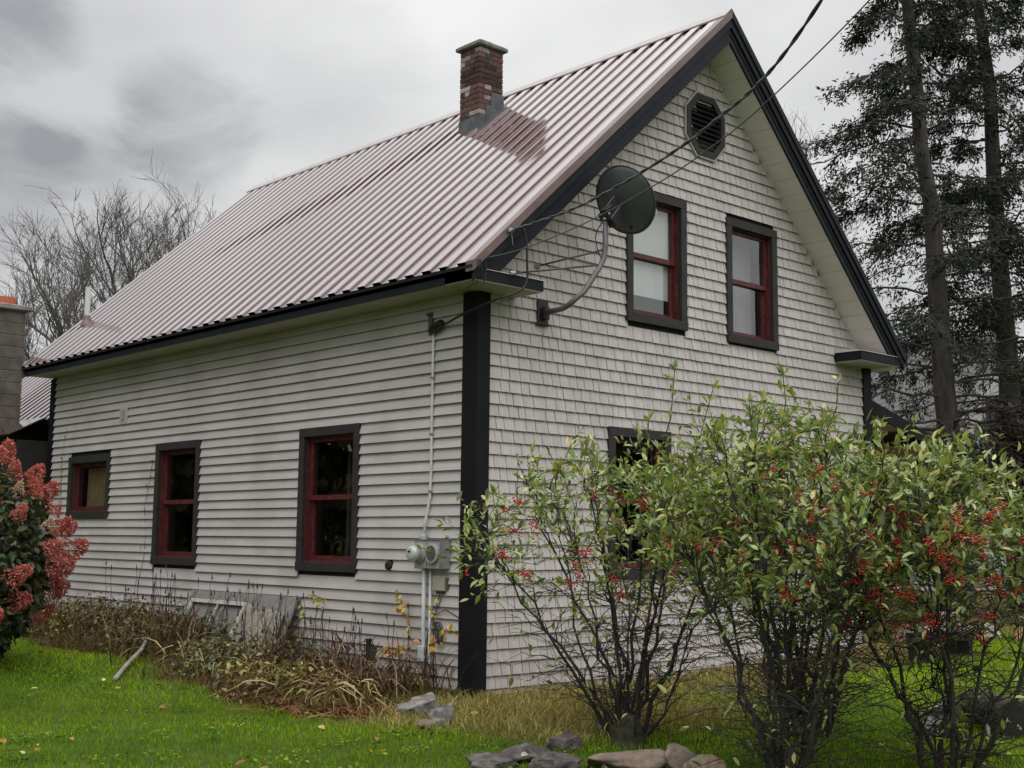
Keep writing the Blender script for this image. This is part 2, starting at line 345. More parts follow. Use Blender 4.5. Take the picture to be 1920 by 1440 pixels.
# ------------------------------------------------------------------ ground
def dryness(x, y):
    """how bare and dry the ground is: a bed along the side wall, a straw patch round the corner, gravel by the gable"""
    x = np.asarray(x, float); y = np.asarray(y, float)
    wob = .18*np.sin(x*2.3+y*1.7)+.14*np.sin(y*3.1-x*1.2)+.08*np.sin(x*7.1+y*5.3)
    bed = (1-ss(-x+wob-.25*ss(y, 3, 5), 1.55, 2.05))*ss(y, -.4, .2)*(1-ss(y, 10.8, 11.5))
    corner = .72*ss(x+wob, -1.95, -1.35)*(1-ss(x+wob, .6, 2.2))*ss(y+wob, -3.1, -2.2)*(1-ss(y, .1, .5))
    gab = (1-ss(-y+wob, 1.0, 1.9))*ss(x, -.6, .2)*(1-ss(x, 7.2, 8))*.9
    return np.maximum(np.maximum(bed, corner), gab)
def make_ground():
    xs = np.concatenate([np.linspace(-400, -16, 14), np.linspace(-14, 16, 101), np.linspace(18, 500, 16)])
    ys = np.concatenate([np.linspace(-300, -16, 10), np.linspace(-14, 16, 101), np.linspace(18, 600, 18)])
    X, Y = np.meshgrid(xs, ys); Z = hgt(X, Y); n = len(xs)
    V = np.stack([X, Y, Z], -1).reshape(-1, 3); i, j = np.meshgrid(np.arange(len(xs)-1), np.arange(len(ys)-1))
    a = (j*n+i).ravel(); F = np.stack([a, a+1, a+n+1, a+n], -1)
    d = dryness(X, Y).ravel()
    tag(np_obj('lawn_ground', V, F, M['ground'], colr=np.stack([d, d, d], -1), smooth=True), kind='structure')
make_ground()

# ------------------------------------------------------------------ house
HW, HL, RX, RZ = 7.40, 10.55, 3.71, 8.06            # width, length, ridge x, ridge height
LX, LZ, RXE, RZE = -.49, 4.215, 7.64, 4.134         # left and right roof edges
YF, YB = -.454, 10.72                               # roof front and back
SL = (RZ-LZ)/(RX-LX); SR = (RZ-RZE)/(RXE-RX)
def roof_z(x): return LZ+SL*(x-LX) if x < RX else RZ-SR*(x-RX)
house = empty('house', (HW/2, HL/2, 0), 'grey shingled gable house with black trim and ribbed maroon metal roof', 'house')
SOFV = .38                                          # vertical depth of the boxed rake

WIN_S = [(1.97, 3.18, 1.13, 2.81, 'dark'), (5.575, 6.82, 1.13, 2.81, 'dark'), (8.26, 9.71, 1.78, 2.735, 'tan')]
WIN_G = [(2.235, 3.315, 4.035, 5.64, 'shade'), (4.11, 5.18, 4.0, 5.60, 'shade2'), (1.93, 3.0, 1.1, 2.79, 'dark'), (4.42, 5.50, 1.1, 2.765, 'dark')]
CW = .105
def inner(w): return (w[0]+CW-.02, w[1]-CW+.02, w[2]+CW-.02, w[3]-CW+.02)

def band_wall(name, left, right, zs, holes, T, m, t=.05):
    """wall backing cut into bands round its openings; left(z), right(z) give the edges"""
    mb = MB(); zb = sorted(set(zs+[h[2] for h in holes]+[h[3] for h in holes]))
    for z0, z1 in zip(zb[:-1], zb[1:]):
        zm = (z0+z1)/2; hs = sorted([h for h in holes if h[2] < zm < h[3]])
        edges = [(left(z0), left(z1))]
        for h in hs: edges += [(h[0], h[0]), (h[1], h[1])]
        edges.append((right(z0), right(z1)))
        for k in range(0, len(edges), 2):
            (a0, a1), (b0, b1) = edges[k], edges[k+1]
            P = [T(a0, -.004, z0), T(b0, -.004, z0), T(b0, -t, z0), T(a0, -t, z0), T(a1, -.004, z1), T(b1, -.004, z1), T(b1, -t, z1), T(a1, -t, z1)]
            mb.quadbox(P)
    return mb.build(name, m, house)
TS = lambda u, v, z: (-v, u, z)                     # side wall: u runs along y, v sticks out towards -x
TG = lambda u, v, z: (u, -v, z)                     # gable wall: u runs along x, v sticks out towards -y
side_wall = band_wall('side_wall', lambda z: .055, lambda z: HL, [-.3, 4.10], [inner(w) for w in WIN_S], TS, M['sheath'])
gl = lambda z: max(0.0, (z+SOFV-.06-LZ)/SL+LX); gr = lambda z: min(HW, RX+(RZ-z-SOFV+.06)/SR)
ztop = RZ-SOFV+.05
gable_wall = band_wall('gable_wall', gl, gr, [-.3, LZ-.3, LZ+SL*(.0-LX)-SOFV+.06, RZ-SR*(HW-RX)-SOFV+.06, ztop], [inner(w) for w in WIN_G], TG, M['sheath'])
mb = MB(); mb.box(.06, HW, HL-.05, HL, -.3, 4.1); mb.box(HW-.05, HW, .06, HL-.06, -.3, 4.1)
mb.poly_prism([(0, HL-.04, 4.1), (HW, HL-.04, 4.1), (RX, HL-.04, RZ-.2)], (0, .03, 0))
mb.build('rear_wall', M['siding'], house)
mb = MB(); mb.box(.3, HW-.3, .3, HL-.3, -.2, -.15); mb.box(.3, HW-.3, 2.6, 2.66, -.15, 4.0); mb.box(2.3, 2.36, .3, HL-.3, -.15, 4.0); mb.box(2.1, HW-2.1, 1.9, 1.96, 4.0, 5.6); mb.box(.1, HW-.1, .1, HL-.3, 3.3, 3.34); mb.build('partition', M['dark'], house)

# --- lapped siding boards on the long wall
def lap_boards():
    dz = .1163; z0 = .0133-2*dz
    for k in range(37):
        za = z0+k*dz; zb = za+dz+.022
        if za > 4.03: break
        zb = min(zb, 4.07)
        iv = [(.185, HL-.14)]
        for w in WIN_S:
            if w[2]+.012 < za+dz*.8 and w[3]-.012 > za+dz*.2:
                a, b_ = w[0]+.03, w[1]-.03; out = []
                for p, q in iv:
                    if b_ <= p or a >= q: out.append((p, q))
                    else:
                        if a > p: out.append((p, a))
                        if b_ < q: out.append((b_, q))
                iv = out
        for p, q in iv:
            cuts = [p]; step = rnd.uniform(1.5, 3.7); y = p+step
            while y < q-.8: cuts.append(y); y += 3.66
            cuts.append(q)
            for c0, c1 in zip(cuts[:-1], cuts[1:]):
                j = rnd.uniform(-.002, .002); e = .0012
                mb = MB(); j0 = j+rnd.uniform(-.0015, .0015)
                mb.quadbox([TS(c0+e, .042, za+j), TS(c1-e, .042, za+j0), TS(c1-e, .036, za+j0), TS(c0+e, .036, za+j),
                            TS(c0+e, .005, zb), TS(c1-e, .005, zb), TS(c1-e, -.0005, zb), TS(c0+e, -.0005, zb)])
                mb.build('siding_board', M['siding'], side_wall)
lap_boards()

# --- shingles on the gable: the 300 largest in view are pieces, the rest one joined part
def shingles():
    dz = .1311; z0 = .025-2*dz; rest = MB(); cand = []
    for k in range(62):
        za = z0+k*dz; x = (.128 if za < 4.05 else -.3)
        step = rnd.uniform(-.0035, .0035)
        while x < HW:
            w = rnd.choice((.095, .12, .14, .15, .165, .18)) * rnd.uniform(.93, 1.07); x1 = min(x+w, HW-.18 if za < 4.0 else HW+.2)
            if x1-x < .02: break
            xm = (x+x1)/2
            if za < min(roof_z(xm), roof_z(x), roof_z(x1))-SOFV+.04 and za+dz < RZ-.2:
                a, b_ = x, x1; zlo, zhi = za, za+dz+.02; pieces = [(a, b_)]
                for h in WIN_G:
                    if h[2]+.012 < za+dz*.75 and h[3]-.012 > za+dz*.15:
                        np_ = []
                        for p, q in pieces:
                            if q <= h[0]+.03 or p >= h[1]-.03: np_.append((p, q))
                            else:
                                if p < h[0]+.03: np_.append((p, h[0]+.03))
                                if q > h[1]-.03: np_.append((h[1]-.03, q))
                        pieces = np_
                for p, q in pieces:
                    if q-p < .012: continue
                    if (p-3.70)**2+(za+.06-6.68)**2 < .30**2: continue
                    cand.append((p, q, zlo+step*.6+rnd.uniform(-.0014, .0014), zhi, rnd.uniform(.029, .033)))
            x = x1
    vis = lambda c: 0 if (c[0] > 1.3+.45*max(0, 1.4-c[2]) and c[2] < 2.6) or c[2] < .1 else 1
    order = sorted(range(len(cand)), key=lambda i: -vis(cand[i])*(cand[i][1]-cand[i][0])*100/((cand[i][0]+8.4)**2+92))
    big = set(order[:300])
    for i, (p, q, a, b_, t) in enumerate(cand):
        mb = MB() if i in big else rest; g = rnd.uniform(.0028, .0055)
        mb.quadbox([TG(p+g, t, a), TG(q-g, t, a+rnd.uniform(-.0015, .0015)), TG(q-g, t-.007, a), TG(p+g, t-.007, a), TG(p+g, .005, b_), TG(q-g, .005, b_), TG(q-g, -.001, b_), TG(p+g, -.001, b_)])
        if i in big: mb.build('shingle', M['shingle'], gable_wall)
    tag(rest.build('shingle_courses', M['shingle'], gable_wall), kind='stuff')
shingles()

# --- windows
def window(w, T, inside):
    u0, u1, z0, z1, kind = w
    mb = MB(); d = .052
    def bar(a0, a1, b0, b1, v0, v1, m_=None):
        P = [T(a0, v1, b0), T(a1, v1, b0), T(a1, v0, b0), T(a0, v0, b0), T(a0, v1, b1), T(a1, v1, b1), T(a1, v0, b1), T(a0, v0, b1)]
        (m_ or mb).quadbox(P)
    bar(u0, u1, z1-CW, z1, -.01, d); bar(u0, u1, z0, z0+CW, -.01, d+.006); bar(u0, u0+CW, z0+CW, z1-CW, -.01, d-.002); bar(u1-CW, u1, z0+CW, z1-CW, -.01, d-.002)
    win = mb.build('window', M['casing'], house, bevel=.003)
    a0, a1, b0, b1 = u0+CW-.015, u1-CW+.015, z0+CW-.015, z1-CW+.015
    fr = MB(); t = .03
    bar(a0, a0+t, b0, b1, -.15, -.002, fr); bar(a1-t, a1, b0, b1, -.15, -.002, fr); bar(a0+t, a1-t, b1-t, b1, -.15, -.002, fr); bar(a0+t, a1-t, b0, b0+t, -.15, .012, fr)
    fr.build('jamb_frame', M['maroon'], win)
    A0, A1, B0, B1 = a0+t, a1-t, b0+t, b1-t
    def sash(q0, q1, v, gm):
        s = MB(); r = .048
        bar(A0, A0+r, q0, q1, v-.032, v, s); bar(A1-r, A1, q0, q1, v-.032, v, s); bar(A0+r, A1-r, q0, q0+r+.01, v-.032, v, s); bar(A0+r, A1-r, q1-r, q1, v-.032, v, s)
        so = s.build('sash', M['maroon'], win)
        g = MB(); g.v = [T(A0+r, v-.015, q0+r+.01), T(A1-r, v-.015, q0+r+.01), T(A1-r, v-.015, q1-r), T(A0+r, v-.015, q1-r)]; g.f = [(0, 1, 2, 3)]; g.build('pane', gm, win)
    gm = M['glass2'] if kind in ('shade', 'shade2') else M['glass']
    if kind == 'tan': sash(B0, B1, -.05, gm)
    else:
        zm = (B0+B1)/2+.01; sash(zm-.022, B1, -.045, gm); sash(B0, zm+.022, -.083, gm)
    s = MB(); sm = M['dark']
    if kind == 'shade': bar(A0, A1, B0+.24, B1, -.128, -.124, s); sm = M['shade']
    elif kind == 'shade2': bar(A0, A1, B0+.01, B1, -.30, -.295, s); sm = M['shade2']
    elif kind == 'tan': bar(A0+.02, A1-.22, B0, B1-.06, -.14, -.135, s); sm = M['tan']
    if kind != 'dark': s.build('blind' if kind != 'tan' else 'cardboard', sm, win)
    if kind == 'dark' and T is TS and u0 < 3:          # a pale lace curtain gathered to one side
        c = MB()
        for q in range(5):
            x = A0+.06+q*.028; bar(x, x+.022, B0+.1, B1-.1, -.20-.012*(q % 2), -.195-.012*(q % 2), c)
        c.build('curtain', M['shade2'], win)
for w in WIN_S: window(w, TS, None)
for w in WIN_G: window(w, TG, None)

# --- corner boards
mb = MB(); mb.box(-.048, .125, -.048, 0, -.2, 4.05); mb.box(-.048, 0, .0005, .19, -.2, 4.05); mb.build('corner_board', M['trim'], house)
mb = MB(); mb.box(HW-.19, HW+.012, -.046, 0, -.1, 4.0); mb.build('corner_board', M['trim'], house)
mb = MB(); mb.box(-.048, 0, HL-.15, HL+.01, -.2, 4.05); mb.build('corner_board', M['trim'], house)
mb = MB(); mb.box(-.012, 0, .19, HL-.15, 3.97, 4.06); mb.build('frieze_board', M['siding'], house)
mb = MB(); mb.box(.02, HW-.02, .02, HL-.02, -.35, .02); mb.build('foundation', M['cement'], house)

# --- roof
def roof_panels():
    root_mb = MB(); th = .05
    for sgn, (xe, ze) in ((0, (LX+.03, LZ-.06+.03*SL)), (1, (RXE-.03, RZE-.06+.03*SR))):
        P = [(xe, YF+.03, ze-th), (RX, YF+.03, RZ-.06-th), (RX, YB-.03, RZ-.06-th), (xe, YB-.03, ze-th), (xe, YF+.03, ze), (RX, YF+.03, RZ-.06), (RX, YB-.03, RZ-.06), (xe, YB-.03, ze)]
        root_mb.quadbox(P)
    roof = root_mb.build('roof', M['sheath'], house)
    pitch = .2805; per = 3; h = .030
    for side in (0, 1):
        xe, ze = (LX, LZ) if side == 0 else (RXE, RZE); sl = SL if side == 0 else -SR
        d = Vector((RX-xe, 0, RZ-ze)); n = Vector((-sl if side == 0 else SR, 0, 1)).normalized()
        y = -.32-.2805+.02
        while y < YB:
            prof = []
            for r in range(per):
                yr = y+r*pitch
                prof += [(yr-.072, 0), (yr-.066, h), (yr+.066, h), (yr+.072, 0)]
            yr = y+per*pitch; prof += [(yr-.072, .0006), (yr-.066, h+.0012), (yr+.066, h+.0012), (yr+.072, .0006)]
            prof = [(min(max(a, YF), YB), b) for a, b in prof]
            V = []; F = []
            for t in (0.0, .995):
                for a, b in prof: V.append(Vector((xe, a, ze)) + d*t + n*(b-.012))
            k = len(prof)
            for i in range(k-1):
                if prof[i+1][0]-prof[i][0] > 1e-5: F.append((i, i+1, k+i+1, k+i))
            if F:
                mb = MB(); mb.v = [tuple(v) for v in V]; mb.f = F; mb.build('roof_panel', M['roof'], roof)
            y += per*pitch
    # ridge cap in 3 m lengths
    y = YF-.012
    while y < YB:
        y1 = min(y+3.05, YB+.01); mb = MB(); c = .19
        for side in (0, 1):
            sx = -1 if side == 0 else 1; s = SL if side == 0 else SR; z1 = RZ+.042; cc = c/math.hypot(1, s)
            for lo, hi in ((0, 1),):
                mb.v += [(RX, y, z1), (RX+sx*cc, y, z1-cc*s), (RX+sx*cc, y1+.03, z1-cc*s), (RX, y1+.03, z1), (RX, y, z1-.006), (RX+sx*cc, y, z1-cc*s-.022), (RX+sx*cc, y1+.03, z1-cc*s-.022), (RX, y1+.03, z1-.006)]
                q = len(mb.v)-8
                for f in ((0,1,2,3),(7,6,5,4),(0,4,5,1),(1,5,6,2),(2,6,7,3)): mb.f.append(tuple(q+i for i in f))
        mb.build('ridge_cap', M['ridge'], roof); y = y1
    # rake at the gable: metal edge, stepped fascia board, boxed soffit
    def rake(xa, za, xb, zb, y0, y1, d0, d1, name, m, par=roof):
        mb = MB(); mb.quadbox([(xa, y0, za-d1), (xb, y0, zb-d1), (xb, y1, zb-d1), (xa, y1, za-d1), (xa, y0, za-d0), (xb, y0, zb-d0), (xb, y1, zb-d0), (xa, y1, za-d0)])
        return mb.build(name, m, par)
    for xe, ze, sg in ((LX, LZ, 1), (RXE, RZE, -1)):
        rake(xe, ze, RX, RZ, YF-.020, YF+.10, -.022, .085, 'rake_edge_metal', M['rooftrim'] if sg > 0 else M['fascia'])
        rake(xe+.02*sg, ze+.02*(SL if sg > 0 else SR), RX, RZ, YF-.002, YF+.03, .085, .20, 'rake_moulding', M['fascia'])
        s_ = SL if sg > 0 else SR; zc = ze-.15; dx = (zc-ze+SOFV+.012)/s_; x5 = xe+.05*sg
        mb = MB(); mb.poly_prism([(x5, YF+.022, zc), (xe+dx*sg, YF+.022, zc), (RX, YF+.022, RZ-SOFV-.012), (RX, YF+.022, RZ-.20), (x5, YF+.022, ze+.05*s_-.20)], (0, .028, 0)); mb.build('rake_fascia', M['fascia'], roof)
        if sg < 0: rake(xe+.05*sg, ze+.05*SR, RX, RZ, YF+.012, YF+.03, .275, .292, 'rake_moulding', M['fascia'])
        rake(xe, ze, RX, RZ, YB-.04, YB+.01, -.02, .20, 'rake_edge_metal', M['rooftrim'])
        # soffit boards across the rake
        L_ = abs(RX-xe); nb = 22
        for i in range(nb):
            if i < (3 if sg > 0 else 1): continue
            t0, t1 = i/nb+.0009, (i+1)/nb-.0009
            rake(xe+(RX-xe)*t0, ze+(RZ-ze)*t0, xe+(RX-xe)*t1, ze+(RZ-ze)*t1, YF+.05, .0, SOFV-.012, SOFV, 'soffit_board', M['soffit'])
    # eaves
    for xe, ze, sg, m in ((LX, LZ, 1, M['fascia']), (RXE, RZE, -1, M['fascia'])):
        mb = MB(); a, b_ = sorted((xe+.03*sg, xe+.06*sg)); mb.box(a, b_, YF+.03, YB-.10, ze-.155, ze-.035); mb.build('eave_fascia', m, roof)
        mb = MB(); a, b_ = sorted((xe-.004*sg, xe+.05*sg)); mb.box(a, b_, YF-.0, YB-.02, ze-.048, ze-.02); mb.build('drip_edge', m, roof)
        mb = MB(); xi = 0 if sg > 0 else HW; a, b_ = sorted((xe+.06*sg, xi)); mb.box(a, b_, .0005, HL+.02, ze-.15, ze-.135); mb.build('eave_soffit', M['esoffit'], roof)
    # boxed eave returns at both gable corners
    for xa, xb, zt in ((LX+.03, .50, LZ-.04), (5.99+.03, RXE-.10, RZE-.02)):
        right = xa > 3
        z0, z1 = (LZ-.165, LZ-.045) if not right else (RZE-.155, RZE-.02)
        if right: xa = 6.52
        mb = MB(); mb.box(xa, xb, YF+.012, -.0005, z0+.012, z1); o = mb.build('eave_return', M['fascia'], roof)
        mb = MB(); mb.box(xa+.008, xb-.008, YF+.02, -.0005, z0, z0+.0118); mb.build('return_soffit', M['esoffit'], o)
        mb = MB(); mb.quadbox([(xa-.01, YF, z1), (xb+.01, YF, z1), (xb+.01, -.02, z1), (xa-.01, -.02, z1), (xa, YF+.01, z1+.008), (xb, YF+.01, z1+.008), (xb, -.02, z1+.07), (xa, -.02, z1+.07)]); mb.build('return_cap', M['siding'], o)
    # gable end caps of roof left eave
    return roof
roof = roof_panels()

# --- octagonal louvre vent
def vent():
    cx, cz, a, b_ = 3.70, 6.68, .375, .395
    def octp(s, v): return [TG(cx+s*a*px, v, cz+s*b_*pz) for px, pz in ((-.45,-1),(.45,-1),(1,-.45),(1,.45),(.45,1),(-.45,1),(-1,.45),(-1,-.45))]
    mb = MB(); o = octp(1.0, .06); o0 = octp(1.0, -.01); i_ = octp(.80, .06); i0 = octp(.80, .0); n = 8
    mb.v = o+o0+i_+i0
    for k in range(8):
        j = (k+1) % 8
        mb.f += [(k, j, 16+j, 16+k), (k, 8+k, 8+j, j), (16+k, 16+j, 24+j, 24+k)]
    v = mb.build('gable_vent', M['casing'], house)
    mb = MB(); p1 = octp(1.07, .05); p0 = octp(1.0, .05); q1 = octp(1.07, .0); mb.v = p1+p0+q1
    for k in range(8):
        j = (k+1) % 8; mb.f += [(k, j, 8+j, 8+k), (k, 16+k, 16+j, j)]
    mb.build('vent_flange', M['metal_box'], v)
    mb = MB(); mb.poly_prism([Vector(p) for p in octp(.82, .004)], (0, .003, 0)); mb.build('vent_backing', M['black'], v)
    for k in range(9):
        z = cz-.27+k*.066; half = .29*min(1, (1.45-abs(z-cz)/b_/.8)/1.0) if abs(z-cz) > .14 else .29
        half = min(.29, half)
        mb = MB(); mb.quadbox([TG(cx-half, .05, z-.022), TG(cx+half, .05, z-.022), TG(cx+half, .012, z+.02), TG(cx-half, .012, z+.02), TG(cx-half, .052, z-.014), TG(cx+half, .052, z-.014), TG(cx+half, .014, z+.028), TG(cx-half, .014, z+.028)])
        mb.build('vent_slat', M['fascia'], v)
vent()

# --- brick chimney
def chimney():
    x0, x1, y0, y1 = 2.82, 3.27, 3.27, 3.69; zb, zt = 7.0, 8.47
    mb = MB(); mb.box(x0+.012, x1-.012, y0+.012, y1-.012, zb, zt-.01); ch = mb.build('chimney', M['mortar'], house)
    bh, jt = .066, .010; nz = int((zt-7.2)/(bh+jt))
    def brick(ax0, ax1, ay0, ay1, z, tone):
        mb = MB(); j = lambda: rnd.uniform(-.003, .003); mb.box(ax0+j(), ax1+j(), ay0+j(), ay1+j(), z, z+bh)
        me = mb.mesh('brick', WL[ch.name], bevel=.004)
        a = me.attributes.new('col', 'FLOAT_COLOR', 'POINT'); a.data.foreach_set('color', np.tile(np.array([*tone, 1], np.float32), len(me.vertices)))
        me.materials.append(M['brick']); o = bpy.data.objects.new('brick', me); col.objects.link(o); o.parent = ch; WL[o.name] = WL[ch.name]
    def tone():
        r = rnd.random()
        if r < .17: c = (.34, .30, .29)
        elif r < .30: c = (.05, .038, .038)
        else: c = (.125, .062, .056)
        k = rnd.uniform(.75, 1.25); return tuple(q*k for q in c)
    for k in range(nz):
        z = zt-.012-(k+1)*(bh+jt); dk = 3 <= k <= 6; lg = .205; ds = .10
        def tn():
            c = tone(); return tuple(q*.42 for q in c) if dk and rnd.random() < .8 else c
        if k % 2 == 0:
            for ya, yb_ in ((y0, y0+ds), (y1-ds, y1)):
                xx = x0
                while xx < x1-.02:
                    e = min(xx+lg, x1); e = x1 if x1-e < .05 else e; brick(xx, e-jt*(e < x1), ya, yb_, z, tn()); xx = e
            for xa, xb in ((x0, x0+ds), (x1-ds, x1)):
                brick(xa, xb, y0+ds+jt, y0+ds+jt+.105, z, tn()); brick(xa, xb, y0+ds+2*jt+.105, y1-ds-jt, z, tn())
        else:
            for xa, xb in ((x0, x0+ds), (x1-ds, x1)):
                yy = y0
                while yy < y1-.02:
                    e = min(yy+lg, y1); e = y1 if y1-e < .05 else e; brick(xa, xb, yy, e-jt*(e < y1), z, tn()); yy = e
            for ya, yb_ in ((y0, y0+ds), (y1-ds, y1)):
                brick(x0+ds+jt, x0+ds+jt+.12, ya, yb_, z, tn()); brick(x0+ds+2*jt+.12, x1-ds-jt, ya, yb_, z, tn())
    mb = MB(); mb.box(x0-.055, x1+.055, y0-.055, y1+.055, zt, zt+.055); mb.box(x0-.03, x1+.03, y0-.03, y1+.03, zt+.0555, zt+.075); mb.build('chimney_cap', M['cement'], ch, bevel=.01)
    mb = MB(); mb.box(x0+.11, x1-.11, y0+.10, y1-.10, zt+.0755, zt+.15); mb.build('flue', M['cement'], ch, bevel=.008)
    e = .008
    mb = MB(); mb.box(x0-e, x0, y0-e, y1+e, 7.1, 7.43); mb.build('flashing', M['lead'], ch)
    for a, b_, z in ((x0-.003, x0+.13, 7.46), (x0+.12, x0+.25, 7.62), (x0+.22, x1+e, 7.82)):
        mb = MB(); e += .003; mb.box(a, b_, y0-e, y0+.001, 7.1, z); mb.build('flashing', M['lead'], ch)
chimney()
def vent_pipe():
    x, y = .34, 10.20; z = roof_z(x)
    mb = MB(); mb.tube([(x, y, z-.1), (x, y, z+.62)], .045, 14); o = mb.build('vent_pipe', M['pipe'], house, smooth=False)
    mb = MB(); mb.lathe((x, y, z-.12), (0, 0, 1), [(0, .10), (.10, .095), (.18, .07), (.26, .055)], 16); mb.build('pipe_boot', M['rooftrim'], o)
vent_pipe()

# --- side porch with a lean-to roof on the far wall
def porch():
    xa, za, xb, zb = HW+.0, 3.53, 9.9, 2.93
    mb = MB(); y0, y1 = .0, 6.0
    mb.quadbox([(xa, y0, za-.03), (xb, y0, zb-.03), (xb, y1, zb-.03), (xa, y1, za-.03), (xa, y0, za), (xb, y0, zb), (xb, y1, zb), (xa, y1, za)])
    p = mb.build('porch_roof', M['roof'], house)
    mb = MB(); mb.quadbox([(xa, y0-.03, za-.17), (xb+.02, y0-.03, zb-.17), (xb+.02, y0-.001, zb-.17), (xa, y0-.001, za-.17), (xa, y0-.03, za+.02), (xb+.02, y0-.03, zb+.02), (xb+.02, y0-.001, zb+.02), (xa, y0-.001, za+.02)]); mb.build('rake_board', M['trim'], p)
    mb = MB(); mb.box(9.6, 9.72, .05, 5.9, 2.6, 2.8); mb.build('porch_beam', M['trim'], p)
    for y in (.1, 3, 5.8):
        mb = MB(); mb.box(9.6, 9.72, y, y+.12, 0.1, 2.6); mb.build('porch_post', M['trim'], p)
    mb = MB(); mb.box(HW, 9.4, 2.0, 6.0, 0, 2.7); mb.build('porch_room', M['trim'], p)
porch()

# ------------------------------------------------------------------ rear wing and block chimney
def rear_wing():
    w = empty('rear_wing', (3.6, 14.2, H(3.6, 14.2)), 'lower rear wing of the house with striped maroon metal roof', 'house wing')
    y0, y1 = HL+.03, 17.5; rx, rz = 3.55, 6.35; ex, ez = -.0, 3.42; sl = (rz-ez)/(rx-ex)
    mb = MB(); mb.box(.55, 6.6, y0+.01, y1-.2, -.2, 3.55); mb.build('wall', M['trim'], w)
    mb = MB(); mb.quadbox([(ex, y0, ez-.08), (rx, y0, rz-.08), (rx, y1, rz-.08), (ex, y1, ez-.08), (ex, y0, ez-.02), (rx, y0, rz-.02), (rx, y1, rz-.02), (ex, y1, ez-.02)])
    mb.quadbox([(rx, y0, rz-.08), (7.1, y0, ez-.08), (7.1, y1, ez-.08), (rx, y1, rz-.08), (rx, y0, rz-.02), (7.1, y0, ez-.02), (7.1, y1, ez-.02), (rx, y1, rz-.02)])
    rf = mb.build('roof', M['sheath'], w)
    d = Vector((rx-ex, 0, rz-ez)); n = Vector((-sl, 0, 1)).normalized(); y = y0; h = .024
    while y < y1-.3:
        prof = []
        for r in range(3):
            yr = y+.1+r*.2805; prof += [(yr-.072, 0), (yr-.066, h), (yr+.066, h), (yr+.072, 0)]
        prof.append((y+.8415, 0)); k = len(prof); mb = MB()
        mb.v = [tuple(Vector((ex-.05, a, ez-.05*sl)) + d*t*1.014 + n*b) for t in (0, 1) for a, b in prof]
        mb.f = [(i, i+1, k+i+1, k+i) for i in range(k-1)]; mb.build('roof_panel', M['roof'], rf); y += .8415
    mb = MB(); mb.quadbox([(rx, y0, rz-.02), (7.1, y0, ez-.02), (7.1, y1, ez-.02), (rx, y1, rz-.02), (rx, y0, rz+.01), (7.1, y0, ez+.01), (7.1, y1, ez+.01), (rx, y1, rz+.01)]); mb.build('roof_panel', M['roof'], rf)
    # a low tin canopy hanging off the wing towards the garden
    mb = MB(); mb.quadbox([(-.62, 10.75, 3.12), (.0, 10.75, 3.44), (.0, 13, 3.44), (-.62, 13, 3.12), (-.62, 10.75, 3.14), (0, 10.75, 3.46), (0, 13, 3.46), (-.62, 13, 3.14)]); mb.build('canopy', M['roof'], w)
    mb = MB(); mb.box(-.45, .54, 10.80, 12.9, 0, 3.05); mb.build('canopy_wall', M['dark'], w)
rear_wing()
def block_chimney():
    cx, cy = -.42, 11.75; g = H(cx, cy)
    ch = empty('block_chimney', (cx, cy, g), 'grey concrete block chimney with a red clay flue pot beside the rear wing', 'chimney')
    s = .26; n = 0; z = g-.05
    mb = MB(); mb.box(cx-s+.012, cx+s-.012, cy-s+.012, cy+s-.012, z, 5.28); mb.build('mortar_core', M['mortar'], ch)
    while z < 5.1:
        for q in (0, 1):
            mb = MB()
            a = .0 if n % 2 else .13
            if q == 0: mb.box(cx-s, cx+s, cy-s, cy-a+.0-.004, z+.006, z+.197)
            else: mb.box(cx-s, cx+s, cy-a+.004, cy+s, z+.006, z+.197)
            mb.build('concrete_block', M['block'], ch, bevel=.006)
        z += .203; n += 1
    mb = MB(); mb.box(cx-s-.09, cx+s+.09, cy-s-.09, cy+s+.09, 5.28, 5.37); mb.build('cap_slab', M['cement'], ch, bevel=.015)
    mb = MB(); mb.lathe((cx, cy, 5.371), (0, 0, 1), [(0, .15), (.0, .165), (.15, .165), (.15, .13), (.02, .125)], 18); mb.build('flue_pot', M['clay'], ch)
block_chimney()

